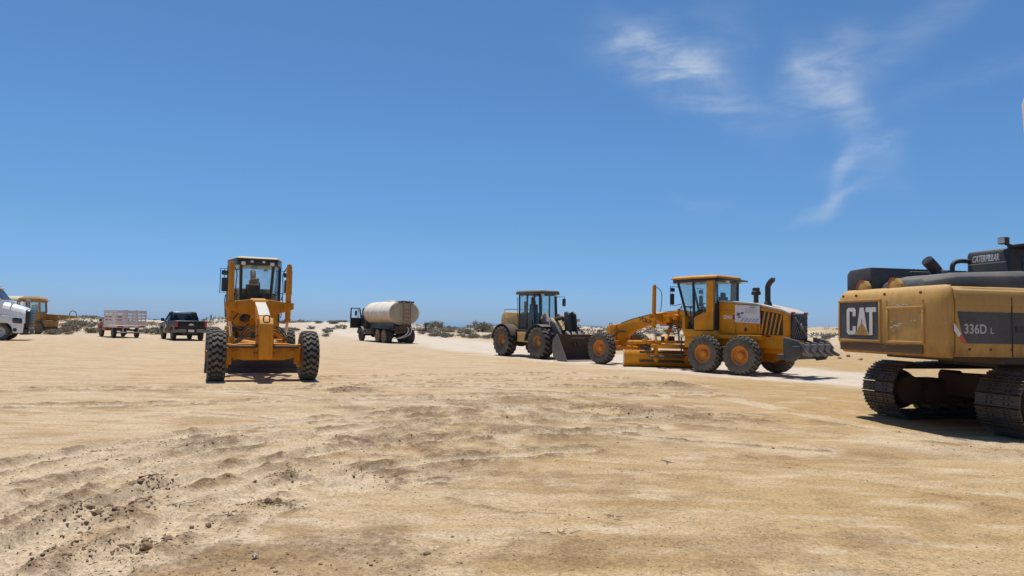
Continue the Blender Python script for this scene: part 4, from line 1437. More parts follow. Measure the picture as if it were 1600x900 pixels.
# ------------------------------------------------------------------ excavator
def make_excavator(loc, rot, swing):
    g = thing('excavator', 'large faded yellow tracked excavator seen from its counterweight, at the right edge', 'excavator', loc, rot)
    U = Matrix.Translation((0, 0, 0.08)) @ Matrix.Rotation(swing, 4, 'Z')
    bk, ch = M['black'], M['charcoal']
    # --- crawler tracks: a chain of separate shoes round each frame
    Rr, xe, zc = 0.535, 2.03, 0.565
    sh = MB()
    sw = 0.80
    sh.box((0, 0, 0.012), (0.205, sw, 0.024))
    for x in (-0.085, 0.0, 0.085):
        sh.prism([(x - 0.014, 0.022), (x + 0.014, 0.022), (x + 0.008, 0.052), (x - 0.008, 0.052)], -sw / 2, sw / 2)
    for y in (-0.2, -0.11, 0.11, 0.2):
        for x in (-0.045, 0.045):
            sh.box((x, y, 0.034), (0.035, 0.035, 0.02))
    shoe = sh.mesh('track_shoe', M['shoe'], smooth=False)
    path = []
    n = 400
    Ls = 2 * xe
    per = 2 * Ls + 2 * pi * Rr
    cnt = 54
    for k in range(cnt):
        s = per * k / cnt + 0.07
        if s < Ls:
            x = -xe + s
            sag = 0.03 * sin(2 * pi * (s / Ls) - 0.5 * pi) - 0.03
            path.append((x, zc + Rr + sag, 0.0))
        elif s < Ls + pi * Rr:
            a = (s - Ls) / Rr
            path.append((xe + Rr * sin(a), zc + Rr * cos(a), a))
        elif s < 2 * Ls + pi * Rr:
            path.append((xe - (s - Ls - pi * Rr), zc - Rr, pi))
        else:
            a = (s - 2 * Ls - pi * Rr) / Rr + pi
            path.append((-xe + Rr * sin(a), zc + Rr * cos(a), a))
    for sg in (1, -1):
        yc = sg * 1.30
        b = MB()
        # links inside the shoes
        for y in (yc - 0.09, yc + 0.09):
            pts_o, pts_i = [], []
            for k in range(41):
                a = -pi / 2 + pi * k / 40
                pts_o.append((xe + (Rr - 0.01) * cos(a), zc + (Rr - 0.01) * sin(a)))
                pts_i.append((xe + (Rr - 0.11) * cos(a), zc + (Rr - 0.11) * sin(a)))
            for k in range(41):
                a = pi / 2 + pi * k / 40
                pts_o.append((-xe + (Rr - 0.01) * cos(a), zc + (Rr - 0.01) * sin(a)))
                pts_i.append((-xe + (Rr - 0.11) * cos(a), zc + (Rr - 0.11) * sin(a)))
            m = len(pts_o)
            ring = lambda pts, w: [b.bm.verts.new((p[0], w, p[1] - (0.045 if abs(p[0]) < xe and p[1] > zc else 0))) for p in pts]
            A, B_, C_, D_ = ring(pts_o, y - 0.04), ring(pts_o, y + 0.04), ring(pts_i, y + 0.04), ring(pts_i, y - 0.04)
            for i in range(m):
                j = (i + 1) % m
                for p, q in ((A, B_), (B_, C_), (C_, D_), (D_, A)):
                    b.bm.faces.new([p[i], p[j], q[j], q[i]])
        tr = b.build('track', M['dark_steel'], g)
        for (x, z, a) in path:
            put('track_shoe', shoe, tr, Matrix.Translation((x, yc, z)) @ Matrix.Rotation(a, 4, 'Y'))
        # frame, drive, idler and rollers
        b = MB()
        b.prism([(-1.55, 0.30), (1.55, 0.30), (1.62, 0.55), (1.3, 0.74), (-1.3, 0.74), (-1.62, 0.55)], yc - 0.26, yc + 0.26)
        b.prism([(-1.95, 0.26), (-1.1, 0.26), (-1.1, 0.80), (-1.85, 0.80), (-1.98, 0.6)], yc - 0.20, yc + 0.20)
        b.build('track_frame', M['rust'], g, bevel=0.03)
        b = MB()
        b.lathe([(0.39, -0.06), (0.41, 0), (0.39, 0.06)], 22, 'y', (-xe, yc, zc))
        b.lathe([(0.30, -0.27), (0.33, -0.1), (0.33, 0.1), (0.30, 0.27), (0.2, 0.34)], 20, 'y', (-xe, yc, zc))
        b.build('drive_sprocket', M['rust'], g)
        b = MB()
        b.lathe([(0.39, -0.12), (0.40, 0), (0.39, 0.12)], 24, 'y', (xe, yc, zc))
        b.build('idler', M['rust'], g)
        for k in range(7):
            b = MB()
            b.lathe([(0.11, -0.24), (0.11, -0.10), (0.085, -0.08), (0.085, 0.08), (0.11, 0.10), (0.11, 0.24)], 12, 'y', (-1.35 + 0.45 * k, yc, 0.23))
            b.build('track_roller', M['dark_steel'], g)
        for x in (-0.7, 0.75):
            b = MB()
            b.box((x, yc - sg * 0.1, 0.80), (0.26, 0.24, 0.16))
            b.cyl((x, yc - 0.22, 0.885), (x, yc + 0.22, 0.885), 0.075, 12)
            b.build('carrier_roller', M['rust'], g)
    b = MB()
    b.prism([(-0.75, -1.2), (-0.42, -0.62), (0.42, -0.62), (0.75, -1.2), (1.15, -1.2), (0.75, 0), (1.15, 1.2), (0.75, 1.2), (0.42, 0.62), (-0.42, 0.62), (-0.75, 1.2), (-1.15, 1.2), (-0.75, 0), (-1.15, -1.2)], 0.45, 0.92, 'z')
    b.lathe([(0.62, 0.9), (0.68, 1.0), (0.68, 1.2)], 28, 'z')
    b.build('carbody', M['rust'], g, bevel=0.02)
    # --- upper structure
    b = MB()
    b.span((-2.2, -1.42, 1.14), (1.5, 1.42, 1.29))
    b.span((-1.6, -0.7, 1.05), (1.0, 0.7, 1.16))
    b.build('swing_frame', M['dark_steel'], g, bevel=0.02, xf=U)

    # counterweight: bowed back with rounded ends, tapering under; two recesses in its back
    def cw_ring(z, grow_, nr=14):
        pts = []
        xf_, xb, hw, rc = -3.20, -3.40 - grow_, 1.45 + grow_ * 0.6, 0.19 + grow_ * 0.8
        pts.append((xf_, -hw, z))
        for k in range(nr + 1):
            a = -pi / 2 - pi / 2 * k / nr
            pts.append((xb + rc + rc * cos(a), -hw + 0.50 + 0.50 * sin(a), z))
        for k in range(nr + 1):
            a = pi - pi / 2 * k / nr
            pts.append((xb + rc + rc * cos(a), hw - 0.22 + 0.22 * sin(a), z))
        pts.append((xf_, hw, z))
        return pts
    zl = [(1.24, -0.10), (1.30, -0.04), (1.40, -0.01), (1.80, 0.0), (2.18, 0.0), (2.28, -0.010), (2.36, -0.030), (2.43, -0.065), (2.48, -0.115), (2.51, -0.17)]
    b = MB()
    b.loft([cw_ring(z, gr) for z, gr in zl])
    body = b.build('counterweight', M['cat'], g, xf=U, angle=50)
    # recess frames: a raised border so that the panels lie deeper than the face
    def border(y0, y1, z0, z1, w, x0, x1):
        q = MB()
        q.prism([(y0, z0), (y1, z0), (y1, z0 + w), (y0, z0 + w)], x0, x1, 'x')
        q.prism([(y0, z1 - w), (y1, z1 - w), (y1, z1), (y0, z1)], x0, x1, 'x')
        q.prism([(y0, z0 + w), (y0 + w, z0 + w), (y0 + w, z1 - w), (y0, z1 - w)], x0, x1, 'x')
        q.prism([(y1 - w, z0 + w), (y1, z0 + w), (y1, z1 - w), (y1 - w, z1 - w)], x0, x1, 'x')
        return q
    border(0.06, 1.30, 1.46, 2.30, 0.05, -3.385, -3.425).build('panel_frame', M['cat'], g, xf=U, bevel=0.009)
    border(-1.02, -0.10, 1.46, 2.14, 0.05, -3.385, -3.425).build('panel_frame', M['cat'], g, xf=U, bevel=0.009)
    b = MB()
    b.span((-3.412, 0.11, 1.51), (-3.39, 1.25, 2.25))
    b.build('badge_panel', ch, g, xf=U)
    b = MB()
    b.span((-3.406, -0.97, 1.51), (-3.39, -0.15, 2.09))
    b.build('recess_panel', M['cat_dirty'] if False else M['cat'], g, xf=U)
    # grime along the lower lip
    b = MB()
    b.prism([(-0.98, 1.29), (1.24, 1.29), (1.24, 1.43), (0.6, 1.45), (-0.2, 1.42), (-0.98, 1.44)], -3.398, -3.418, 'x')
    b.build('lower_lip', M['cat_dirty'], g, xf=U)
    # letters on the badge: C, A (with its yellow wedge) and T, drawn as outlines
    X0, X1 = -3.413, -3.424

    def letter(polys, mat, name='lettering', x1=X1):
        q = MB()
        for p in polys:
            q.prism(p, X0, x1, 'x')
        return q.build(name, mat, g, xf=U, smooth=False)
    zb, zt = 1.60, 2.14
    yC, yA, yT = 1.03, 0.74, 0.45          # left edge of each letter as read from behind (y falls to the right)
    w, s = 0.27, 0.085

    def Cpoly():
        out, inn = [], []
        y0 = yC
        cham = 0.05
        out = [(y0 - w, zt - 0.17), (y0 - w, zt - cham), (y0 - w + cham, zt), (y0 - cham, zt), (y0, zt - cham), (y0, zb + cham), (y0 - cham, zb), (y0 - w + cham, zb), (y0 - w, zb + cham), (y0 - w, zb + 0.17)]
        inn = [(y0 - w + s, zb + 0.17), (y0 - w + s, zb + 0.075), (y0 - s, zb + 0.075), (y0 - s, zt - 0.075), (y0 - w + s, zt - 0.075), (y0 - w + s, zt - 0.17)]
        return out + inn
    letter([Cpoly()], M['letter_white'])
    aw = 0.33
    ym = yA - aw / 2 + 0.0
    letter([[(ym + 0.055, zt), (ym - 0.055, zt), (ym - aw / 2, zb), (ym - aw / 2 + 0.085, zb), (ym, zt - 0.20), (ym + aw / 2 - 0.085, zb), (ym + aw / 2, zb)]], M['letter_white'])
    letter([[(ym, zb + 0.26), (ym - 0.22, zb - 0.005), (ym + 0.22, zb - 0.005)]], M['cat'], 'badge_wedge', X1 - 0.002)
    tw = 0.29
    ty = yT + 0.01
    letter([[(ty, zt), (ty - tw, zt), (ty - tw, zt - 0.09), (ty - tw / 2 - s / 2, zt - 0.09), (ty - tw / 2 - s / 2, zb), (ty - tw / 2 + s / 2, zb), (ty - tw / 2 + s / 2, zt - 0.09), (ty, zt - 0.09)]], M['letter_white'])
    # scuffs of bare metal and rust where the counterweight was struck
    rnd = random.Random(3)
    for k in range(14):
        b = MB()
        y = -0.22 - rnd.random() * 0.62
        z = 2.16 + rnd.random() * 0.04 if k < 6 else 1.75 + rnd.random() * 0.15
        L = 0.02 + rnd.random() * 0.06
        xk = -3.402 if k < 6 else -3.411
        xk = -3.4265 if 2.09 < z < 2.14 else xk
        pts = [(y + L * cos(a) * (0.7 + 0.3 * rnd.random()), z + 0.014 * sin(a) * (0.6 + 0.6 * rnd.random())) for a in [2 * pi * i / 9 for i in range(9)]]
        b.prism(pts, xk, xk - 0.003, 'x')
        b.build('scuff', M['white_dust'], g, xf=U)
    # side doors
    def side_sec(x, y, inset=0.0):
        zt_ = 2.50
        s_ = -1 if y < 0 else 1
        yy = abs(y)
        return [(x, s_ * (yy - 0.35), zt_ - inset), (x, s_ * (yy - 0.14), zt_ - 0.02 - inset), (x, s_ * (yy - 0.04), zt_ - 0.09), (x, s_ * yy, zt_ - 0.20), (x, s_ * yy, 1.27), (x, s_ * (yy - 0.35), 1.27)]
    for sg in (-1, 1):
        for (x0, x1, nm) in ((-3.185, -1.05, 'side_door'), (-1.035, 0.35, 'side_door'), (0.365, 1.62, 'tool_box')):
            b = MB()
            b.loft([side_sec(x0, sg * 1.49), side_sec(x1, sg * 1.49)])
            b.build(nm, M['cat'], g, bevel=0.012, xf=U)
    b = MB()
    b.span((-3.26, -1.15, 1.27), (0.35, 1.15, 2.46))
    b.build('engine_bay', M['cat'], g, xf=U)
    # dented bulge over the seam
    b = MB()
    b.loft([[(-3.20, -1.495, 2.16), (-3.20, -1.49, 2.26), (-3.02, -1.40, 2.455), (-2.96, -1.36, 2.47)], [(-1.10, -1.502, 2.16), (-1.10, -1.50, 2.30), (-1.10, -1.42, 2.455), (-1.10, -1.36, 2.49)]], cap=False)
    b.build('dented_skin', M['cat'], g, xf=U, angle=60)
    # black stripe with the slanted end, hazard sticker and lettering
    for sg in (-1, 1):
        b = MB()
        b.prism([(-3.18, 2.04), (1.60, 2.04), (1.60, 1.50), (-3.05, 1.50)], sg * 1.488, sg * 1.496)
        b.build('side_stripe', ch, g, xf=U)
    b = MB()
    b.prism([(-3.245, 1.84), (-3.245, 1.72), (-3.16, 1.61), (-3.11, 1.66)], -1.492, -1.500)
    b.build('hazard_sticker', M['letter_white'], g, xf=U)
    b = MB()
    b.prism([(-3.11, 1.66), (-3.16, 1.61), (-3.08, 1.505), (-3.00, 1.51)], -1.497, -1.501)
    b.build('hazard_sticker', M['orange_red'], g, xf=U)
    for o in (lettering(g, '336D', (-2.83, -1.497, 1.75), (1, 0, 0), (0, 0, 1), 0.17, M['letter_grey'], 0.022, width=0.44), lettering(g, 'L', (-2.50, -1.497, 1.725), (1, 0, 0), (0, 0, 1), 0.11, M['letter_grey'], 0.012)):
        o.matrix_local = U
    b = MB()
    b.box((-1.95, -1.50, 1.75), (0.16, 0.02, 0.10))
    b.cyl((-1.82, -1.49, 1.75), (-1.82, -1.515, 1.75), 0.03, 10)
    b.build('door_latch', bk, g, xf=U)
    # panel seams, hinges and bolts
    for x in (-2.1, -1.04, 0.36):
        b = MB()
        b.span((x - 0.006, -1.505, 1.28), (x + 0.006, -1.487, 2.30))
        b.build('panel_seam', M['black'], g, xf=U)
    for k in range(7):
        b = MB()
        x = -2.95 + 0.42 * k
        b.cyl((x, -1.486, 1.40), (x, -1.502, 1.40), 0.022, 8)
        b.build('bolt', M['dark_steel'], g, xf=U)
    for y in (-0.95, -0.05, 0.75, 1.15):
        b = MB()
        b.cyl((-3.40, y, 2.38), (-3.42, y, 2.38), 0.028, 8)
        b.build('bolt', M['cat_dirty'], g, xf=U)
    b = MB()
    b.span((-3.2, -1.30, 2.50), (-2.3, -1.0, 2.535))
    b.build('tread_plate', M['dark_steel'], g, xf=U)
    # --- deck: hood, cooler housing, exhaust, lifting eyes
    b = MB()
    b.loft([[(-3.0, -0.55, 2.45), (-3.0, 0.62, 2.45), (-2.95, 0.55, 2.62), (-2.9, 0.45, 2.68), (-2.9, -0.42, 2.68), (-2.95, -0.50, 2.62)],
            [(-2.55, -0.85, 2.45), (-2.55, 0.66, 2.45), (-2.5, 0.60, 2.72), (-2.48, 0.48, 2.78), (-2.48, -0.70, 2.78), (-2.5, -0.80, 2.70)],
            [(-1.2, -1.08, 2.45), (-1.2, 0.66, 2.45), (-1.2, 0.60, 2.78), (-1.2, 0.48, 2.84), (-1.2, -0.86, 2.84), (-1.2, -1.0, 2.74)],
            [(-0.55, -1.12, 2.45), (-0.55, 0.66, 2.45), (-0.6, 0.60, 2.74), (-0.65, 0.48, 2.80), (-0.65, -0.90, 2.80), (-0.6, -1.04, 2.70)],
            [(-0.05, -1.12, 2.45), (-0.05, 0.66, 2.45), (-0.06, 0.62, 2.47), (-0.08, 0.5, 2.48), (-0.08, -0.9, 2.48), (-0.06, -1.06, 2.47)]])
    b.build('engine_hood', ch, g, bevel=0.03, xf=U)
    b = MB()
    b.prism([(0.70, 2.45), (1.44, 2.45), (1.44, 2.86), (1.34, 2.95), (0.70, 2.97)], -3.12, -2.2, 'x')
    b.prism([(0.70, 2.45), (1.40, 2.45), (1.40, 2.84), (1.32, 2.90), (0.70, 2.92)], -2.2, -0.7, 'x')
    b.build('cooler_housing', ch, g, bevel=0.035, xf=U)
    b = MB()
    for k in range(14):
        b.box((-2.15 + 0.10 * k, 1.05, 2.945), (0.035, 0.55, 0.05))
    b.span((-2.2, 0.76, 2.93), (-0.75, 0.80, 2.96)).span((-2.2, 1.30, 2.92), (-0.75, 1.34, 2.96))
    b.build('cooler_grating', bk, g, xf=U)
    for y in (-0.1, 0.78):
        b = MB()
        b.prism([(y - 0.16, 2.44), (y + 0.16, 2.44), (y + 0.16, 2.58), (y + 0.08, 2.68), (y - 0.08, 2.68), (y - 0.16, 2.58)], -3.16, -3.24, 'x')
        b.build('lifting_eye', M['cat'], g, bevel=0.01, xf=U)
        b = MB()
        b.prism([(y + 0.16, 2.44), (y + 0.175, 2.44), (y + 0.175, 2.59), (y + 0.09, 2.70), (y - 0.02, 2.70), (y - 0.02, 2.685), (y + 0.08, 2.685), (y + 0.16, 2.585)], -3.15, -3.25, 'x')
        b.build('eye_edge', M['orange_red'], g, xf=U)
    b = MB()
    b.tube(bez([(-2.20, 0.0, 2.68), (-2.21, 0.0, 2.82), (-2.29, 0.0, 2.93), (-2.44, 0.0, 3.07)], 6), 0.11, 16)
    b.lathe([(0.17, 2.76), (0.14, 2.86), (0.12, 2.88)], 16, 'z', (-2.18, 0, 0))
    b.build('exhaust_stack', bk, g, xf=U, angle=50)
    b = MB()
    b.cyl((-2.442, 0, 3.072), (-2.448, 0, 3.077), 0.095, 16)
    b.build('exhaust_mouth', M['black_clean'], g, xf=U)
    b = MB()
    b.tube(bez([(-0.62, 1.36, 2.45), (-0.62, 1.36, 3.0), (-0.58, 1.36, 3.18), (-0.42, 1.36, 3.24), (-0.15, 1.36, 3.24)], 6), 0.05, 10)
    b.tube(bez([(-0.62, 1.10, 2.9), (-0.62, 1.36, 2.9)], 3), 0.02, 8)
    b.build('hand_rail', bk, g, xf=U)
    # --- cab on the far side
    cx0, cx1, cy0, cy1, cz0, cz1 = -0.20, 1.60, 0.36, 1.42, 1.29, 3.45
    b = MB()
    b.prism([(cx0, cz0), (cx1, cz0), (cx1 + 0.04, 1.9), (cx1 - 0.22, cz1 - 0.12), (cx1 - 0.32, cz1), (cx0 + 0.04, cz1), (cx0, cz1 - 0.10)], cy0, cy1)
    b.build('cab', M['black'], g, bevel=0.05, seg=3, xf=U)
    b = MB()
    b.prism([(0.10, 2.25), (cx1 - 0.12, 2.25), (cx1 - 0.30, cz1 - 0.16), (0.10, cz1 - 0.16)], cy0 - 0.012, cy0 + 0.01)
    b.build('side_window', M['glass_dark'], g, xf=U)
    b = MB()
    b.prism([(0.50, 2.42), (1.30, 2.42), (1.30, 2.98), (0.50, 2.98)], cx0 - 0.012, cx0 + 0.01, 'x')
    b.build('rear_window', M['black_clean'], g, xf=U)
    b = MB()
    b.span((cx0 - 0.02, 0.42, 3.15), (cx0 + 0.02, 1.36, 3.165))
    b.build('rear_trim', M['letter_grey'], g, xf=U)
    lettering(g, 'CATERPILLAR', (cx0 - 0.006, 0.92, 3.27), (0, -1, 0), (0, 0, 1), 0.145, M['letter_white'], 0.02, shear=0.18, width=0.66).matrix_local = U
    b = MB()
    b.tube([(0.05, 0.42, 3.45), (-0.08, 0.42, 3.50), (-0.20, 0.45, 3.52)], 0.025, 8)
    b.box((-0.22, 0.46, 3.59), (0.12, 0.16, 0.14), Euler((0, 0, R(15))))
    b.span((-0.15, 0.10, 3.45), (0.25, 0.46, 3.50))
    b.cyl((0.2, 0.2, 3.5), (0.2, 0.2, 3.62), 0.012, 6)
    b.build('work_lamp', bk, g, bevel=0.02, xf=U)
    b = MB()
    b.box((-0.285, 0.46, 3.59), (0.012, 0.13, 0.11), Euler((0, 0, R(15))))
    b.build('lamp_lens', M['lamp_clear'], g, xf=U)
    # --- boom, stick and bucket beyond the edge of the picture
    b = MB()
    b.prism([(0.35, 1.7), (0.7, 1.6), (2.2, 3.3), (3.6, 4.1), (6.2, 3.6), (6.25, 3.95), (3.7, 4.75), (2.5, 4.55), (1.5, 3.7)], -0.30, 0.30)
    b.build('boom', M['cat'], g, bevel=0.03, xf=U)
    b = MB()
    b.prism([(5.75, 4.1), (6.25, 4.2), (6.6, 3.7), (7.05, 1.0), (6.85, 0.95), (6.2, 3.2)], -0.2, 0.2)
    b.build('stick', M['cat'], g, bevel=0.03, xf=U)
    b = MB()
    b.prism([(6.8, 1.2), (7.1, 1.2), (7.3, 0.7), (7.0, 0.1), (6.3, 0.02), (5.7, 0.3), (5.95, 0.35), (6.4, 0.2), (6.8, 0.4)], -0.7, 0.7)
    b.build('bucket', M['dark_steel'], g, bevel=0.02, xf=U)
    for sg in (1, -1):
        b = MB()
        b.tube([(1.0, sg * 0.45, 1.5), (2.0, sg * 0.42, 2.5)], 0.10, 12)
        b.tube([(2.0, sg * 0.42, 2.5), (2.9, sg * 0.40, 3.7)], 0.055, 10)
        b.build('boom_cylinder', M['dark_steel'], g, xf=U)
    return g


make_excavator((10.43, 13.6, -0.07), R(15), R(-5))


# ------------------------------------------------------------------ wheel loader
def make_loader(loc, rot):
    g = thing('wheel_loader', 'tan wheel loader with black roofed cab and wide dark bucket on the ground', 'wheel loader', loc, rot)
    LR = 0.79
    ty = tyre_mesh('loader_tyre', LR, 0.60, 0.34, M['rubber'], 18, 'traction', 0.05)
    rl = rim_mesh('loader_rim', 0.34, 0.56, M['rim_rust'], 0.12, 0.02, 0.20, 10, 1)
    rr = rim_mesh('loader_rim', 0.34, 0.56, M['rim_rust'], 0.12, 0.02, 0.20, 10, -1)
    k = 0
    for x in (-1.55, 1.55):
        for sg in (1, -1):
            wheel(g, (x, sg * 1.03, LR), ty, rl if sg > 0 else rr, roll=0.3 + 0.4 * k)
            k += 1
    y = M['loader']
    for nm, x in (('rear_axle', -1.55), ('front_axle', 1.55)):
        b = MB()
        b.cyl((x, -0.85, LR), (x, 0.85, LR), 0.17, 12)
        b.lathe([(0.1, -0.3), (0.3, -0.15), (0.3, 0.15), (0.1, 0.3)], 14, 'x', (x, 0, LR))
        b.build(nm, M['dark_steel'], g)
    b = MB()
    b.prism([(-2.45, 0.95), (-0.2, 0.72), (0.1, 0.72), (0.1, 1.35), (-2.45, 1.35)], -0.48, 0.48)
    b.build('rear_frame', y, g, bevel=0.03)
    b = MB()
    b.prism([(0.15, 0.66), (0.5, 0.55), (2.1, 0.62), (2.35, 0.95), (1.9, 1.45), (1.35, 2.02), (1.05, 2.02), (0.75, 1.3), (0.15, 1.15)], -0.36, 0.36)
    b.build('front_frame', y, g, bevel=0.03)
    b = MB()
    b.prism([(-2.62, 1.28), (-0.62, 1.28), (-0.62, 2.30), (-2.3, 2.34), (-2.55, 2.20), (-2.62, 1.9)], -0.62, 0.62)
    b.build('engine_hood', y, g, bevel=0.07, seg=3)
    b = MB()
    b.box((-2.64, 0, 1.75), (0.05, 0.9, 0.7))
    b.build('rear_grille', M['charcoal'], g, bevel=0.01)
    for sg in (1, -1):
        b = MB()
        b.box((-1.75, sg * 0.625, 1.90), (0.9, 0.02, 0.45))
        b.build('side_vent', y, g, bevel=0.008)
    b = MB()
    b.span((-2.95, -0.95, 0.85), (-2.45, 0.95, 1.32))
    b.build('counterweight', y, g, bevel=0.05)
    b = MB()
    for sg in (1, -1):
        b.tube([(-2.4, sg * 0.5, 2.3), (-2.4, sg * 0.5, 2.46), (-1.2, sg * 0.5, 2.46), (-1.2, sg * 0.5, 2.3)], 0.018, 6)
    b.cyl((-1.5, 0.2, 2.3), (-1.5, 0.2, 2.9), 0.06, 10)
    b.build('hood_rail', M['black'], g)
    # mudguards
    for x, nm in ((-1.55, 'rear_mudguard'), (1.45, 'front_mudguard')):
        for sg in (1, -1):
            b = MB()
            o, i = [], []
            lo, hi = (20, 172) if x < 0 else (62, 176)
            for k in range(13):
                a = R(lo + (hi - lo) * k / 12)
                o.append((x + 0.96 * cos(a), LR + 0.90 * sin(a)))
                i.append((x + 0.92 * cos(a), LR + 0.86 * sin(a)))
            b.prism(o + i[::-1], sg * 0.68, sg * 1.28)
            b.build(nm, M['charcoal'] if x > 0 else M['dark_steel'], g)
    # platform, steps, side tank
    b = MB()
    b.span((-0.75, -0.95, 1.30), (0.55, 0.95, 1.42))
    b.build('cab_platform', M['dark_steel'], g, bevel=0.02)
    for sg in (1, -1):
        b = MB()
        b.span((-0.55, sg * 0.50, 0.78), (0.42, sg * 0.97, 1.30))
        b.build('side_tank', y, g, bevel=0.04)
        b = MB()
        for z in (0.5, 0.8, 1.1):
            b.span((0.15, sg * 0.62, z), (0.5, sg * 0.9, z + 0.04))
        b.span((0.14, sg * 0.88, 0.5), (0.18, sg * 0.92, 1.9)).span((0.48, sg * 0.88, 0.5), (0.52, sg * 0.92, 1.4))
        b.build('step', M['black'], g)
    # cab
    bot = [(-0.70, -0.72), (0.62, -0.72), (0.78, -0.50), (0.78, 0.50), (0.62, 0.72), (-0.70, 0.72)]
    top = [(-0.78, -0.70), (0.50, -0.70), (0.68, -0.50), (0.68, 0.50), (0.50, 0.70), (-0.78, 0.70)]
    cab_shell(g, bot, top, 1.42, 3.22, 0, M['black_clean'], M['glass'], 0.045)
    b = MB()
    for sg in (1, -1):
        b.prism([(-0.72, 1.42), (-0.05, 1.42), (-0.05, 2.18), (-0.72, 2.18)], sg * 0.70, sg * 0.735)
        b.box((-0.06, sg * 0.72, 2.3), (0.09, 0.05, 1.8))
    b.prism([(-0.72, 1.42), (-0.62, 1.42), (-0.66, 2.15), (-0.76, 2.15)], -0.70, 0.70)
    b.span((0.60, -0.5, 1.42), (0.80, 0.5, 2.0))
    b.build('cab_panel', M['charcoal'], g, bevel=0.008)
    b = MB()
    ro = [(-0.98, -0.80), (0.62, -0.82), (0.92, -0.60), (0.92, 0.60), (0.62, 0.82), (-0.98, 0.80)]
    b.loft([[(x, yy, 3.22) for x, yy in ro], [(x, yy, 3.33) for x, yy in ro], [(x * 0.94, yy * 0.9, 3.41) for x, yy in ro]])
    b.build('roof', M['charcoal'], g, bevel=0.02)
    b = MB()
    b.loft([[(x * 0.93, yy * 0.88, 3.412) for x, yy in ro], [(x * 0.85, yy * 0.8, 3.425) for x, yy in ro]])
    b.build('roof_cover', M['grey_dust'], g)
    for sg in (1, -1):
        for x in (0.86, -0.96):
            b = MB()
            b.box((x, sg * 0.42, 3.18), (0.09, 0.14, 0.12))
            b.build('work_lamp', M['lamp_clear'], g, bevel=0.02)
        b = MB()
        b.tube([(0.72, sg * 0.60, 3.1), (0.80, sg * 1.02, 3.14), (0.80, sg * 1.02, 2.6)], 0.018, 6)
        b.build('mirror_bracket', M['black'], g)
        b = MB()
        b.box((0.80, sg * 1.00, 2.84), (0.06, 0.20, 0.38))
        b.build('mirror', M['black'], g, bevel=0.02)
    b = MB()
    b.box((-0.25, 0, 1.85), (0.5, 0.5, 0.2)).box((-0.46, 0, 2.3), (0.14, 0.48, 0.85)).box((0.42, 0, 1.8), (0.2, 0.4, 0.7)).box((-0.25, 0, 1.6), (0.3, 0.3, 0.4))
    b.box((-0.48, 0, 2.82), (0.1, 0.25, 0.2))
    b.build('seat', M['seat'], g, bevel=0.03)
    b = MB()
    b.tube([(-0.74, -0.78, 1.5), (-0.82, -0.80, 3.1)], 0.016, 6)
    b.tube([(-0.74, 0.78, 1.5), (-0.82, 0.80, 3.1)], 0.016, 6)
    b.build('grab_rail', M['black'], g)
    # lift arms, linkage tower and tilt cylinder
    for sg in (1, -1):
        yy = sg * 0.56
        b = MB()
        b.prism([(0.92, 1.98), (1.05, 2.12), (1.35, 2.10), (2.1, 1.75), (2.65, 1.15), (2.98, 0.52), (2.88, 0.36), (2.64, 0.40), (2.35, 0.95), (1.95, 1.32), (1.4, 1.60), (1.0, 1.80)], yy - 0.07, yy + 0.07)
        b.build('lift_arm', M['charcoal'], g, bevel=0.02)
        b = MB()
        b.prism([(0.98, 1.40), (1.30, 1.40), (1.38, 2.0), (1.22, 2.22), (1.0, 2.22), (0.88, 2.0)], sg * 0.37, sg * 0.47)
        b.cyl((1.12, sg * 0.34, 2.04), (1.12, sg * 0.68, 2.04), 0.10, 12)
        b.build('arm_bracket', y, g, bevel=0.015)
        b = MB()
        b.tube([(0.9, sg * 0.50, 0.95), (1.75, sg * 0.52, 1.12)], 0.085, 10)
        b.tube([(1.75, sg * 0.52, 1.12), (2.25, sg * 0.54, 1.22)], 0.045, 8)
        b.build('lift_cylinder', M['grey_dust'], g)
    b = MB()
    b.tube([(1.25, 0, 1.95), (1.95, 0, 2.02)], 0.10, 12)
    b.tube([(1.95, 0, 2.02), (2.45, 0, 2.06)], 0.05, 10)
    b.build('tilt_cylinder', M['dark_steel'], g)
    b = MB()
    for sg in (1, -1):
        b.prism([(2.32, 2.28), (2.50, 2.34), (2.70, 2.20), (2.80, 1.55), (2.92, 0.95), (2.72, 0.9), (2.40, 1.4), (2.36, 1.9)], sg * 0.14, sg * 0.24)
    b.box((2.45, 0, 2.2), (0.16, 0.34, 0.16))
    b.span((2.2, -0.5, 1.24), (2.42, 0.5, 1.44))
    b.build('bellcrank', M['black'], g, bevel=0.015)
    b = MB()
    for sg in (1, -1):
        b.tube([(2.8, sg * 0.12, 0.98), (3.1, sg * 0.12, 0.72)], 0.06, 8)
    b.tube(bez([(1.4, 0.25, 1.9), (1.8, 0.32, 1.75), (2.1, 0.3, 1.6), (2.35, 0.2, 1.75)], 5), 0.022, 6)
    b.tube(bez([(1.4, -0.25, 1.9), (1.8, -0.34, 1.72), (2.1, -0.3, 1.55), (2.35, -0.2, 1.75)], 5), 0.022, 6)
    b.box((2.9, 0.0, 1.2), (0.5, 0.9, 0.12), Euler((0, R(35), 0)))
    b.build('coupler', M['steel'], g, bevel=0.01)
    for sg in (1, -1):
        b = MB()
        b.tube([(1.9, sg * 0.75, 1.55), (2.0, sg * 0.9, 1.85)], 0.02, 6)
        b.box((2.02, sg * 0.92, 1.92), (0.12, 0.2, 0.16))
        b.build('head_lamp', M['lamp_clear'], g, bevel=0.02)
    # bucket
    hw = 1.36
    prof = [(3.98, 0.03), (3.3, 0.02), (2.98, 0.20), (2.88, 0.55), (2.92, 0.95), (3.12, 1.20), (3.20, 1.24)]
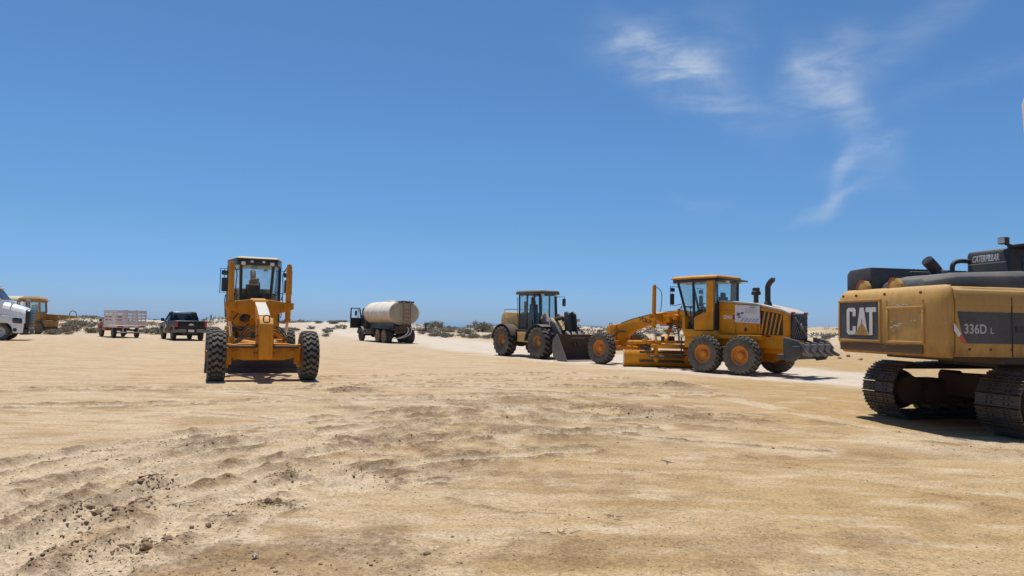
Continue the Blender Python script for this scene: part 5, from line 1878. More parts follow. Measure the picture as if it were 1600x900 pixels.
    inn = [(3.16, 1.20), (2.98, 0.93), (2.94, 0.56), (3.03, 0.25), (3.32, 0.06), (3.98, 0.055)]
    b = MB()
    b.prism(prof + inn, -hw, hw)
    b.build('bucket', M['rust'], g)
    for sg in (1, -1):
        b = MB()
        b.prism([(3.98, 0.03), (3.3, 0.02), (2.98, 0.20), (2.88, 0.55), (2.92, 0.95), (3.20, 1.24), (3.26, 1.22), (3.74, 0.42)], sg * (hw - 0.03), sg * (hw + 0.02))
        b.build('bucket_side', M['steel'], g)
    b = MB()
    b.prism([(4.12, 0.012), (3.9, 0.010), (3.9, 0.060), (3.98, 0.062)], -hw - 0.03, hw + 0.03)
    b.build('cutting_edge', M['steel'], g)
    return g


make_loader((1.42, 35.3, 0.0), atan2(-0.82, 0.57))


# ------------------------------------------------------------------ tanker truck
def truck_wheels(g, R_, w, rim_r, mat_t, mat_r, places, name='truck'):
    ty = tyre_mesh(name + '_tyre', R_, w, rim_r, mat_t, 30, 'block', 0.018)
    rl = rim_mesh(name + '_rim', rim_r, w, mat_r, 0.07, 0.02, w * 0.42, 8, 1)
    rr = rim_mesh(name + '_rim', rim_r, w, mat_r, 0.07, 0.02, w * 0.42, 8, -1)
    for k, (x, y) in enumerate(places):
        wheel(g, (x, y, R_), ty, rl if y > 0 else rr, roll=0.5 * k)


def make_tanker(loc, rot):
    g = thing('tanker_truck', 'old water tanker truck with cream tank, dark cab and door hanging open', 'tanker truck', loc, rot)
    bb = M['blue_black']
    pl = []
    for x in (-0.68, 0.68):
        for sg in (1, -1):
            pl += [(x, sg * 1.04), (x, sg * 0.74)]
    truck_wheels(g, 0.53, 0.27, 0.27, M['rubber_dusty'], M['rim_rust'], pl, 'tanker')
    truck_wheels(g, 0.53, 0.29, 0.27, M['rubber'], M['dark_steel'], [(4.75, 0.98), (4.75, -0.98)], 'tanker_front')
    b = MB()
    for sg in (1, -1):
        b.span((-1.9, sg * 0.36, 0.72), (5.9, sg * 0.44, 0.98))
    for x in (-1.8, -0.68, 0.68, 2.4, 3.8):
        b.span((x - 0.06, -0.4, 0.76), (x + 0.06, 0.4, 0.92))
    b.build('chassis', bb, g)
    b = MB()
    for x in (-0.68, 0.68, 4.75):
        b.cyl((x, -0.9, 0.53), (x, 0.9, 0.53), 0.10, 10)
        b.lathe([(0.08, -0.25), (0.24, 0), (0.08, 0.25)], 12, 'x', (x, 0, 0.53))
    b.build('axle', M['dark_steel'], g)
    for sg in (1, -1):
        b = MB()
        b.span((2.1, sg * 0.62, 0.62), (3.5, sg * 1.12, 1.05))
        b.build('fuel_tank', bb if sg < 0 else M['dark_steel'], g, bevel=0.06)
        b = MB()
        b.span((-1.7, sg * 0.6, 1.12), (1.6, sg * 1.16, 1.16)).span((1.56, sg * 0.6, 0.7), (1.6, sg * 1.16, 1.16))
        b.build('mudguard', bb, g)
    # elliptical tank with rings
    n = 40
    zc, a_, c_ = 2.30, 1.20, 0.93

    def ell(x, k):
        return [(x, a_ * k * cos(2 * pi * i / n), zc + c_ * k * sin(2 * pi * i / n)) for i in range(n)]
    b = MB()
    b.loft([ell(-1.75, 1.0), ell(3.85, 1.0)])
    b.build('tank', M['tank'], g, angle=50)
    b = MB()
    b.loft([ell(-1.755, 0.975), ell(-1.80, 0.95), ell(-1.83, 0.7), ell(-1.84, 0.3)])
    b.build('tank_end', M['tank_end'], g, angle=60)
    b = MB()
    b.loft([ell(3.855, 0.985), ell(3.91, 0.9), ell(3.93, 0.3)])
    b.build('tank_end', M['tank_end'], g, angle=60)
    for x in (-1.74, 0.1, 1.95, 3.82):
        b = MB()
        b.loft([ell(x - 0.035, 1.012), ell(x + 0.035, 1.012)])
        b.build('tank_band', M['tank'], g, angle=50)
    b = MB()
    b.span((-1.5, -0.7, 1.0), (3.6, -0.36, 1.55)).span((-1.5, 0.36, 1.0), (3.6, 0.7, 1.55))
    b.build('tank_cradle', bb, g)
    b = MB()
    b.span((-1.86, -0.75, 3.14), (-1.0, 0.45, 3.20))
    b.span((-1.86, -0.75, 3.08), (-1.82, 0.45, 3.2))
    b.build('walkway', M['dark_steel'], g)
    b = MB()
    b.lathe([(0.30, 3.2), (0.30, 3.30), (0.26, 3.33)], 18, 'z', (0.9, 0, 0))
    b.build('manhole', M['tank'], g)
    b = MB()
    for y in (-0.42, 0.10):
        b.tube([(-1.95, y, 1.25), (-1.95, y, 3.05), (-1.72, y, 3.25)], 0.035, 6)
    for k in range(6):
        b.cyl((-1.95, -0.42, 1.40 + 0.28 * k), (-1.95, 0.10, 1.40 + 0.28 * k), 0.025, 6)
    b.build('ladder', M['ladder_red'], g)
    b = MB()
    b.box((-1.95, 0.0, 1.15), (0.3, 1.0, 0.35)).cyl((-2.1, -0.5, 0.9), (-2.1, 0.5, 0.9), 0.08, 8)
    b.box((-1.9, 0.55, 1.0), (0.2, 0.3, 0.5))
    b.build('pump', M['rust'], g, bevel=0.02)
    for k in range(2):
        b = MB()
        y0 = -0.12 - 0.25 * k
        b.tube(bez([(-2.05, y0, 1.25), (-2.25, y0 - 0.05, 1.15), (-2.25, y0 + 0.05, 0.75), (-2.1, y0 + 0.55, 0.45), (-1.9, y0 + 0.95, 0.38)], 6), 0.035, 8)
        b.build('hose', M['stake'], g)
    b = MB()
    b.span((-2.0, -1.75, 0.98), (-1.9, 1.0, 1.06)).span((-2.0, -1.75, 0.98), (-1.9, -1.65, 1.55)).span((-2.05, -1.9, 1.50), (-1.88, -1.6, 1.56))
    b.build('spray_bar', M['black'], g)
    # cab (conventional), fenders, hood
    b = MB()
    b.prism([(4.05, 1.02), (5.15, 1.02), (5.20, 1.95), (4.98, 2.72), (4.05, 2.72)], -0.92, 0.92)
    b.build('cab', M['black'], g, bevel=0.06)
    b = MB()
    b.span((4.03, -0.5, 2.05), (4.06, 0.5, 2.55))
    b.build('rear_window', M['glass_dark'], g)
    b = MB()
    b.prism([(5.22, 1.98), (5.02, 2.66), (5.04, 2.66), (5.25, 1.98)], -0.8, 0.8)
    b.build('windscreen', M['glass_dark'], g)
    b = MB()
    b.prism([(5.1, 1.0), (6.0, 1.0), (6.0, 1.72), (5.1, 1.92)], -0.62, 0.62)
    b.build('hood', M['black'], g, bevel=0.08)
    b = MB()
    b.span((5.98, -0.5, 1.05), (6.03, 0.5, 1.68))
    b.build('grille', M['steel'], g)
    b = MB()
    b.span((5.95, -0.9, 0.6), (6.1, 0.9, 0.85))
    b.build('front_bumper', M['dark_steel'], g, bevel=0.02)
    for sg in (1, -1):
        b = MB()
        o, i = [], []
        for k in range(11):
            a = R(10 + 160 * k / 10)
            o.append((4.75 + 0.72 * cos(a), 0.50 + 0.72 * sin(a)))
            i.append((4.75 + 0.67 * cos(a), 0.50 + 0.67 * sin(a)))
        b.prism(o + i[::-1], sg * 0.62, sg * 1.16)
        b.build('front_fender', bb, g)
        b = MB()
        b.span((3.6, sg * 0.85, 0.62), (4.0, sg * 1.1, 0.68)).span((3.6, sg * 0.85, 0.95), (4.0, sg * 1.05, 1.0))
        b.build('step', M['silver'], g)
    # left door swung right open on its front hinge
    hx, hy = 5.12, 0.93
    D = Matrix.Translation((hx, hy, 0)) @ Matrix.Rotation(R(-80), 4, 'Z')
    b = MB()
    b.prism([(-1.0, 1.05), (0, 1.05), (0, 1.90), (-1.0, 1.90)], -0.03, 0.03)
    b.tube([(-0.98, 0, 1.88), (-0.94, 0, 2.68), (-0.18, 0, 2.68), (-0.03, 0, 1.92)], 0.065, 6)
    b.tube([(-0.30, 0, 1.9), (-0.28, 0, 2.66)], 0.018, 6)
    d = b.build('open_door', M['black'], g, xf=D)
    b = MB()
    b.tube([(0.02, -0.10, 2.5), (-0.62, -0.2, 2.5), (-0.62, -0.2, 2.0), (0.02, -0.10, 1.95)], 0.014, 6)
    b.box((-0.62, -0.2, 2.28), (0.17, 0.05, 0.40))
    b.build('mirror', M['black'], d, xf=D)
    return g


make_tanker((-9.25, 54.4, 0.0), atan2(0.86, -0.51)).scale = (1.06, 1.04, 1.02)


# ------------------------------------------------------------------ small trucks in the distance
def make_stake_truck(loc, rot, sc=1.0):
    g = thing('stake_truck', 'dull red pickup truck with a pinkish white stake bed seen from behind', 'stake truck', loc, rot)
    g.scale = (sc, sc, sc)
    truck_wheels(g, 0.39, 0.24, 0.21, M['rubber_dusty'], M['steel'], [(0, 0.82), (0, -0.82), (3.35, 0.80), (3.35, -0.80)], 'pickup')
    rd = M['truck_red']
    b = MB()
    for sg in (1, -1):
        b.span((-1.2, sg * 0.40, 0.52), (3.9, sg * 0.48, 0.68))
    b.cyl((0, -0.7, 0.39), (0, 0.7, 0.39), 0.07, 8)
    b.lathe([(0.05, -0.15), (0.16, 0), (0.05, 0.15)], 10, 'x', (0, 0, 0.39))
    b.build('chassis', M['dark_steel'], g)
    # cab and nose
    b = MB()
    b.prism([(2.05, 0.55), (2.85, 0.50), (2.92, 0.80), (3.1, 0.92), (3.6, 0.92), (3.78, 0.80), (3.85, 0.50), (4.25, 0.50), (4.28, 1.0), (4.18, 1.10), (3.2, 1.24), (2.05, 1.24)], -0.90, 0.90)
    b.build('body', rd, g, bevel=0.05)
    b = MB()
    b.loft([[(2.05, -0.86, 1.23), (3.25, -0.84, 1.23), (3.25, 0.84, 1.23), (2.05, 0.86, 1.23)], [(2.10, -0.72, 1.78), (2.80, -0.70, 1.78), (2.80, 0.70, 1.78), (2.10, 0.72, 1.78)]])
    b.build('cab_top', rd, g, bevel=0.05)
    for sg in (1, -1):
        b = MB()
        b.loft([[(2.2, sg * 0.858, 1.28), (3.0, sg * 0.846, 1.28), (2.72, sg * 0.735, 1.70), (2.2, sg * 0.745, 1.70)], [(2.2, sg * 0.878, 1.28), (3.0, sg * 0.866, 1.28), (2.72, sg * 0.755, 1.70), (2.2, sg * 0.765, 1.70)]])
        b.build('side_window', M['glass_dark'], g)
        b = MB()
        b.box((2.98, sg * 1.02, 1.33), (0.10, 0.20, 0.20))
        b.build('mirror', M['black'], g, bevel=0.03)
        b = MB()
        b.span((2.08, sg * 0.90, 0.62), (2.98, sg * 0.915, 1.2))
        b.build('door', rd, g, bevel=0.012)
    # bed floor and racks
    st = M['stake']
    b = MB()
    b.span((-1.30, -1.08, 0.80), (1.90, 1.08, 0.96))
    b.build('bed_floor', st, g, bevel=0.01)
    z0, z1 = 0.98, 2.14
    rows = [(z0, 1.34), (1.43, 1.58), (1.67, 1.82), (1.91, z1)]
    for sg in (1, -1):
        for k in range(4):
            x = -1.26 + 1.03 * k
            b = MB()
            b.span((x - 0.06, sg * 1.02, z0), (x + 0.06, sg * 1.075, z1))
            b.build('rack_post', st, g)
        for (a, c) in rows:
            b = MB()
            b.span((-1.30, sg * 1.028, a), (1.90, sg * 1.066, c))
            b.build('rack_board', st, g)
    for x in (-1.32, 1.88):
        for y in (-1.03, -0.36, 0.36, 1.03):
            b = MB()
            w = 0.10 if abs(y) < 1 else 0.05
            b.span((x - 0.035, y - w, z0), (x + 0.035, y + w, z1 + (0.04 if abs(y) < 0.5 else 0)))
            b.build('rack_post', st, g)
        for (a, c) in rows:
            b = MB()
            b.span((x - 0.02, -1.05, a), (x + 0.02, 1.05, c))
            b.build('rack_board', st, g)
    for y in (-0.75, 0.75):
        b = MB()
        b.span((-1.34, y - 0.20, 0.83), (-1.30, y + 0.20, 0.93))
        b.build('tail_light', M['red'], g)
    b = MB()
    b.span((-1.345, -0.22, 0.83), (-1.30, 0.22, 0.94))
    b.build('number_plate', M['letter_grey'], g)
    b = MB()
    for y in (-0.55, 0.55):
        b.span((-1.35, y - 0.05, 0.42), (-1.28, y + 0.05, 0.80))
    b.span((-1.42, -0.95, 0.40), (-1.30, 0.95, 0.50))
    b.build('rear_bumper', M['silver'], g, bevel=0.01)
    return g


def make_pickup(loc, rot, sc=1.0):
    g = thing('pickup_truck', 'dark blue-black pickup truck parked beside the stake truck with its tailgate to the viewer', 'pickup truck', loc, rot)
    g.scale = (sc, sc, sc)
    truck_wheels(g, 0.40, 0.27, 0.23, M['rubber'], M['steel'], [(0, 0.84), (0, -0.84), (3.6, 0.84), (3.6, -0.84)], 'pickup')
    c = M['dark_car']
    b = MB()

    def arch(x):
        return [(x - 0.52, 0.52), (x - 0.42, 0.80), (x - 0.2, 0.92), (x + 0.2, 0.92), (x + 0.42, 0.80), (x + 0.52, 0.52)]
    b.prism([(-1.18, 0.55)] + arch(0) + [(0.6, 0.45), (3.0, 0.45)] + arch(3.6) + [(4.5, 0.5), (4.55, 1.0), (4.45, 1.12), (3.0, 1.24), (1.2, 1.30), (-1.2, 1.32)], -0.98, 0.98)
    b.build('body', c, g, bevel=0.06, seg=3)
    b = MB()
    b.span((-1.1, -0.8, 1.285), (1.0, 0.8, 1.325))
    b.build('bed_cover', M['black_clean'], g)
    # cab top with windows
    lo = [(1.05, -0.90), (3.05, -0.88), (3.05, 0.88), (1.05, 0.90)]
    hi = [(1.25, -0.72), (2.35, -0.70), (2.35, 0.70), (1.25, 0.72)]
    for (p, q) in zip(lo, hi):
        b = MB()
        b.tube([(*p, 1.26), (*q, 1.86)], 0.055, 6)
        b.build('pillar', c, g)
    b = MB()
    b.tube([(1.72, -0.86, 1.26), (1.74, -0.72, 1.86)], 0.045, 6)
    b.build('pillar', c, g)
    b = MB()
    b.tube([(1.72, 0.86, 1.26), (1.74, 0.72, 1.86)], 0.045, 6)
    b.build('pillar', c, g)
    b = MB()
    b.loft([[(1.16, -0.76, 1.84), (2.45, -0.74, 1.84), (2.45, 0.74, 1.84), (1.16, 0.76, 1.84)], [(1.25, -0.70, 1.93), (2.30, -0.68, 1.93), (2.30, 0.68, 1.93), (1.25, 0.70, 1.93)]])
    b.build('roof', c, g, bevel=0.03)
    for i in range(4):
        j = (i + 1) % 4
        pane('window', g, [(*lo[i], 1.27), (*lo[j], 1.27), (*hi[j], 1.84), (*hi[i], 1.84)], M['glass'] if i == 1 else M['glass_dark'], inset=0.06)
    b = MB()
    for y in (-0.42, 0.42):
        b.box((1.85, y, 1.22), (0.14, 0.48, 0.55)).box((1.85, y, 1.58), (0.10, 0.26, 0.17))
    b.build('seat', M['seat'], g, bevel=0.03)
    for sg in (1, -1):
        b = MB()
        b.box((2.72, sg * 1.09, 1.36), (0.12, 0.22, 0.22))
        b.build('mirror', c, g, bevel=0.04)
        b = MB()
        b.box((-1.20, sg * 0.89, 1.10), (0.08, 0.17, 0.40))
        b.build('tail_light', M['red'], g, bevel=0.02)
        b = MB()
        b.span((-1.38, sg * 0.30, 0.55), (-1.20, sg * 0.98, 0.76))
        b.build('rear_bumper', M['bumper_grey'], g, bevel=0.03)
        b = MB()
        b.span((1.18, sg * 0.975, 0.55), (1.70, sg * 0.988, 1.20)).span((1.74, sg * 0.975, 0.55), (2.78, sg * 0.988, 1.20))
        b.build('door', c, g, bevel=0.008)
        b = MB()
        b.span((1.86, sg * 0.985, 0.82), (2.25, sg * 0.993, 1.08))
        b.build('door_decal', M['letter_white'], g)
    b = MB()
    b.span((-1.22, -0.78, 0.80), (-1.19, 0.78, 1.28))
    b.build('tailgate', c, g, bevel=0.02)
    b = MB()
    b.prism([(-0.17, 1.03), (-0.06, 1.03), (-0.06, 1.0), (0.06, 1.0), (0.06, 1.03), (0.17, 1.03), (0.14, 1.10), (0.06, 1.10), (0.06, 1.13), (-0.06, 1.13), (-0.06, 1.10), (-0.14, 1.10)], -1.222, -1.232, 'x')
    b.build('emblem', M['lamp_clear'], g)
    b = MB()
    b.span((-1.30, -0.18, 0.58), (-1.24, 0.18, 0.74))
    b.build('number_plate', M['letter_white'], g)
    b = MB()
    b.span((-1.0, -0.45, 0.42), (4.0, 0.45, 0.56)).cyl((0, -0.7, 0.40), (0, 0.7, 0.40), 0.08, 8)
    b.build('chassis', M['black'], g)
    return g


make_stake_truck((-30.6, 54.3, 0.0), atan2(0.70, -0.71), 1.0)
make_pickup((-23.9, 50.5, 0.0), atan2(0.81, -0.588), 1.10)


# ------------------------------------------------------------------ white semi truck at the left edge
def make_semi(loc, rot):
    g = thing('semi_truck', 'white semi truck with black grille, cut off by the left edge of the picture', 'semi truck', loc, rot)
    truck_wheels(g, 0.53, 0.30, 0.29, M['rubber'], M['silver'], [(0, 1.02), (0, -1.02)], 'semi_front')
    truck_wheels(g, 0.52, 0.27, 0.28, M['rubber'], M['silver'], [(x, sg * y) for x in (-5.2, -6.5) for y in (1.04, 0.74) for sg in (1, -1)], 'semi_rear')
    w = M['white']

    def sec(x, hw, zb, zt, sh):
        return [(x, -hw, zb), (x, hw, zb), (x, hw, zt - sh), (x, hw * 0.86, zt - sh * 0.35), (x, hw * 0.55, zt), (x, -hw * 0.55, zt), (x, -hw * 0.86, zt - sh * 0.35), (x, -hw, zt - sh)]
    b = MB()
    b.loft([sec(-1.25, 1.05, 1.05, 2.52, 0.34), sec(-0.3, 1.04, 1.05, 2.42, 0.36), sec(0.5, 1.02, 1.05, 2.22, 0.40), sec(1.0, 0.98, 1.05, 2.06, 0.36), sec(1.22, 0.93, 1.05, 1.94, 0.34)])
    b.build('hood', w, g, bevel=0.03, angle=45)
    for sg in (1, -1):
        b = MB()
        o = [(0.66 * cos(R(a)), 0.53 + 0.66 * sin(R(a))) for a in range(8, 173, 11)]
        b.prism([(-1.2, 1.3), (-0.66, 1.10)] + o[::-1] + [(0.68, 0.46), (1.18, 0.46), (1.20, 1.25), (0.9, 1.42), (-0.2, 1.58), (-1.2, 1.58)], sg * 0.96, sg * 1.16)
        b.build('fender', w, g, bevel=0.03)
        b = MB()
        b.prism([(0.66, 1.08), (1.12, 1.04), (1.14, 1.34), (0.82, 1.42), (0.62, 1.36)], sg * 1.145, sg * 1.175)
        b.build('headlight', M['glass_dark'], g, bevel=0.02)
        b = MB()
        b.cyl((0.78, sg * 1.15, 0.66), (0.78, sg * 1.17, 0.66), 0.11, 14)
        b.build('fog_light', M['black_clean'], g)
        b = MB()
        b.tube([(0.45, sg * 0.9, 2.0), (0.58, sg * 1.12, 2.24)], 0.03, 6)
        b.build('mirror_arm', M['black'], g)
        b = MB()
        b.box((0.60, sg * 1.14, 2.30), (0.16, 0.26, 0.22))
        b.build('hood_mirror', w, g, bevel=0.07)
        for z in (1.80, 1.98):
            b = MB()
            b.span((-1.15, sg * 1.03, z), (-0.35, sg * 1.06, z + 0.13))
            b.build('hood_vent', M['black'], g, bevel=0.01)
    b = MB()
    b.prism([(-0.80, 1.80), (-0.66, 1.90), (0.66, 1.90), (0.80, 1.80), (0.80, 0.66), (-0.80, 0.66)], 1.20, 1.42, 'x')
    b.build('grille', M['black_clean'], g, bevel=0.03)
    b = MB()
    for k in range(6):
        b.span((1.415, -0.68, 0.85 + 0.16 * k), (1.445, 0.68, 0.90 + 0.16 * k))
    b.build('grille_bar', M['black'], g)
    b = MB()
    b.prism([(1.12, -1.17), (1.42, -0.85), (1.46, 0), (1.42, 0.85), (1.12, 1.17), (1.0, 1.0), (1.0, -1.0)], 0.36, 0.72, 'z')
    b.build('front_bumper', M['black'], g, bevel=0.03)
    b = MB()
    b.box((1.38, -0.7, 0.52), (0.1, 0.2, 0.14)).box((1.38, 0.7, 0.52), (0.1, 0.2, 0.14))
    b.build('bumper_lamp', M['lamp_clear'], g)
    F = Matrix.Translation((1.2, 0, 0.02))
    # cab and high roof sleeper
    b = MB()
    b.prism([(-3.6, 0.80), (-1.1, 0.80), (-1.2, 2.45), (-1.72, 3.18), (-3.6, 3.18)], -1.08, 1.08)
    b.build('cab', w, g, xf=F, bevel=0.07)
    b = MB()
    b.loft([[(-3.6, -1.06, 3.15), (-1.68, -1.02, 3.15), (-1.68, 1.02, 3.15), (-3.6, 1.06, 3.15)], [(-3.6, -1.02, 4.05), (-2.75, -0.9, 4.05), (-2.75, 0.9, 4.05), (-3.6, 1.02, 4.05)]])
    b.build('roof_fairing', w, g, xf=F, bevel=0.08)
    b = MB()
    b.span((-1.74, -0.98, 3.12), (-1.42, 0.98, 3.22))
    b.build('sun_visor', w, g, xf=F, bevel=0.02)
    for k in range(5):
        b = MB()
        b.box((-1.66, -0.7 + 0.35 * k, 3.26), (0.10, 0.12, 0.07))
        b.build('marker_lamp', M['ochre'], g, xf=F)
    b = MB()
    b.loft([[(-1.16, -1.0, 2.48), (-1.16, 1.0, 2.48), (-1.60, 0.96, 3.10), (-1.60, -0.96, 3.10)], [(-1.14, -1.0, 2.49), (-1.14, 1.0, 2.49), (-1.58, 0.96, 3.11), (-1.58, -0.96, 3.11)]])
    b.build('windscreen', M['glass_dark'], g, xf=F)
    for sg in (1, -1):
        b = MB()
        b.prism([(-1.38, 2.30), (-1.72, 3.05), (-2.5, 3.05), (-2.5, 2.30)], sg * 1.075, sg * 1.09)
        b.build('side_window', M['glass_dark'], g, xf=F)
        b = MB()
        b.span((-3.0, sg * 0.7, 0.4), (-1.3, sg * 1.14, 0.95))
        b.build('fuel_tank', M['silver'], g, xf=F, bevel=0.1)
        b = MB()
        b.cyl((-3.8, sg * 0.95, 1.0), (-3.8, sg * 0.95, 4.0), 0.09, 10)
        b.build('exhaust_stack', M['silver'], g, xf=F)
    b = MB()
    b.cyl((-1.45, -1.12, 2.7), (-1.45, -1.12, 5.0), 0.012, 6)
    b.build('antenna', M['black'], g, xf=F)
    b = MB()
    for sg in (1, -1):
        b.span((-7.3, sg * 0.36, 0.75), (0.9, sg * 0.46, 1.0))
    b.span((-7.0, -0.6, 1.0), (-5.0, 0.6, 1.12))
    b.build('chassis', M['dark_steel'], g)
    b = MB()
    for x in (0, -5.2, -6.5):
        b.cyl((x, -0.95, 0.53), (x, 0.95, 0.53), 0.09, 10)
    b.build('axle', M['dark_steel'], g)
    return g


make_semi((-32.85, 44.35, 0.0), atan2(0.41, 0.91)).scale = (1.05, 1.05, 1.05)


# ------------------------------------------------------------------ old ochre crane behind the semi
def make_crane(loc, rot):
    g = thing('mobile_crane', 'old rust-stained ochre machine with cab and long boom behind the white semi truck', 'crane', loc, rot)
    oc = M['ochre']
    truck_wheels(g, 0.60, 0.40, 0.30, M['rubber_dusty'], M['rim_rust'], [(x, sg * 1.0) for x in (-2.4, 1.0) for sg in (1, -1)], 'crane')
    b = MB()
    b.span((-3.4, -0.55, 0.75), (1.7, 0.55, 1.15)).span((1.3, -1.0, 0.7), (1.75, 1.0, 1.3))
    b.build('carrier', oc, g, bevel=0.03)
    b = MB()
    b.cyl((0, -0.9, 0.6), (0, 0.9, 0.6), 0.1, 8)
    b.build('axle', M['dark_steel'], g)
    bot = [(-0.9, -0.95), (1.05, -0.95), (1.05, 0.1), (-0.9, 0.1)]
    top = [(-0.85, -0.92), (0.95, -0.92), (0.95, 0.1), (-0.85, 0.1)]
    cab_shell(g, bot, top, 2.05, 3.3, 0, oc, M['glass'], 0.09)
    b = MB()
    b.span((-0.95, -0.98, 1.15), (1.1, 0.12, 2.1))
    b.span((-0.08, -0.97, 2.0), (0.08, -0.93, 3.3))
    b.build('cab', oc, g, bevel=0.04)
    b = MB()
    b.loft([[(-1.0, -1.02, 3.0), (1.12, -1.02, 3.0), (1.12, 0.18, 3.0), (-1.0, 0.18, 3.0)], [(-0.98, -1.0, 3.36), (1.05, -1.0, 3.36), (1.05, 0.15, 3.36), (-0.98, 0.15, 3.36)], [(-0.6, -0.8, 3.55), (0.8, -0.8, 3.55), (0.8, 0.0, 3.55), (-0.6, 0.0, 3.55)]])
    b.span((1.0, -0.9, 3.14), (1.5, 0.0, 3.2))
    b.build('roof', oc, g, bevel=0.03)
    b = MB()
    b.box((0.0, -1.03, 3.22), (0.42, 0.03, 0.30))
    b.build('roof_plate', M['grey_dust'], g)
    b = MB()
    b.box((0.3, -0.5, 2.3), (0.4, 0.45, 0.9)).box((0.55, -0.5, 2.65), (0.25, 0.3, 0.3))
    b.build('seat', M['letter_white'], g, bevel=0.05)
    # engine house with a pale canopy
    b = MB()
    b.span((-3.3, -0.9, 1.15), (-0.98, 0.9, 2.6))
    b.build('engine_house', oc, g, bevel=0.05)
    b = MB()
    for x in (-3.2, -1.1):
        for sg in (1, -1):
            b.cyl((x, sg * 0.9, 2.5), (x, sg * 0.9, 3.2), 0.05, 6)
    b.build('canopy_post', oc, g)
    b = MB()
    o = [(0.98 * cos(R(a)), 3.15 + 0.42 * sin(R(a))) for a in range(0, 181, 15)]
    b.prism(o, -3.5, -0.9, 'x')
    b.build('canopy', M['cream'], g)
    # boom
    b = MB()
    b.prism([(0.6, 1.18), (3.6, 1.56), (3.7, 1.68), (3.6, 1.80), (0.6, 1.92)], 0.2, 0.62)
    b.build('boom', oc, g, bevel=0.03)
    b = MB()
    b.tube([(0.6, 0.4, 1.1), (2.2, 0.4, 1.45)], 0.1, 8)
    b.build('boom_cylinder', M['dark_steel'], g)
    b = MB()
    for x in (2.2, 3.2):
        b.box((x, 0.18, 1.66), (0.12, 0.03, 0.12))
    b.build('boom_plate', M['letter_white'], g)
    b = MB()
    b.tube([(3.42 + 0.34 * cos(R(a)), 0.4, 1.86 + 0.40 * sin(R(a))) for a in range(-30, 200, 15)], 0.035, 6)
    b.build('cable_hoop', M['dark_steel'], g)
    return g


make_crane((-42.2, 60.5, 0.0), R(3)).scale = (0.90, 0.90, 0.92)


# ------------------------------------------------------------------ desert shrubs on the dunes
def leaf_mat(name, a, b_):
    m, t, bs = mat_new(name)
    tc = t.node('ShaderNodeTexCoord').outputs['Object']
    inf = t.node('ShaderNodeObjectInfo')
    c = t.mix(t.noise(tc, 3.0, 3, 0.6), a, b_)
    c = t.mix(t.math('MULTIPLY', inf.outputs['Random'], 0.5), c, (0.20, 0.165, 0.11))
    t.link(c, bs.inputs['Base Color'])
    bs.inputs['Roughness'].default_value = 0.9
    bs.inputs['Specular IOR Level'].default_value = 0.15
    return m


LEAF = leaf_mat('shrub_leaves', (0.235, 0.215, 0.165), (0.31, 0.285, 0.22))
TWIG = leaf_mat('dry_twigs', (0.16, 0.125, 0.09), (0.25, 0.20, 0.145))


def shrub_mesh(seed, kind):
    rnd = random.Random(seed)
    b = MB()
    tips = []
    ns = 12 if kind == 'low' else 16
    for k in range(ns):
        a = rnd.random() * 2 * pi
        sp = rnd.uniform(0.25, 0.95) if kind == 'low' else rnd.uniform(0.1, 0.7)
        hh = rnd.uniform(0.30, 0.62) if kind == 'low' else rnd.uniform(0.55, 1.15)
        p0 = Vector((rnd.uniform(-.1, .1), rnd.uniform(-.1, .1), -0.08))
        p2 = Vector((cos(a) * sp, sin(a) * sp * 0.8, hh * (1.1 - 0.6 * sp if kind == 'low' else 1)))
        p1 = p0.lerp(p2, 0.5) + Vector((rnd.uniform(-.08, .08), rnd.uniform(-.08, .08), 0.08))
        b.tube([p0, p1, p2], 0.018, 4, 0.005)
        tips += [p1.lerp(p2, rnd.random()) for _ in range(4)] + [p2]
        for _ in range(3):
            q = p1.lerp(p2, rnd.random())
            b.tube([q, q + Vector((rnd.uniform(-.22, .22), rnd.uniform(-.22, .22), rnd.uniform(0.02, .22)))], 0.007, 3, 0.003)
    stem = b.mesh('shrub_stems', TWIG, smooth=False)
    q = MB()
    for t_ in tips:
        for _ in range(11 if kind == 'low' else 4):
            c = t_ + Vector((rnd.gauss(0, .12), rnd.gauss(0, .12), rnd.gauss(0, .08)))
            c.z = max(0.02, c.z)
            u = Vector((rnd.gauss(0, 1), rnd.gauss(0, 1), rnd.gauss(0, 1))).normalized() * rnd.uniform(0.025, 0.06)
            v = Vector((rnd.gauss(0, 1), rnd.gauss(0, 1), rnd.gauss(0, 1))).normalized() * rnd.uniform(0.02, 0.045)
            q.bm.faces.new([q.bm.verts.new(c + p) for p in (-u - v, u - v, u + v, -u + v)])
    return stem, q.mesh('shrub_leaves', LEAF, smooth=False)


SHRUBS = [shrub_mesh(100 + k, 'low') for k in range(5)]
SCRUB = [shrub_mesh(200 + k, 'tall') for k in range(3)]


def shrub(x, y, s, kind, label, group, rnd):
    v = rnd.choice(SHRUBS if kind == 'low' else SCRUB)
    o = thing('desert_shrub' if kind == 'low' else 'dry_bush', label, 'shrub', (x, y, ground_z(x, y)), rnd.random() * 6.28, group)
    o.scale = (s * rnd.uniform(0.9, 1.4), s * rnd.uniform(0.9, 1.4), s * rnd.uniform(0.75, 1.1))
    put('stem', v[0], o)
    put('foliage', v[1], o)


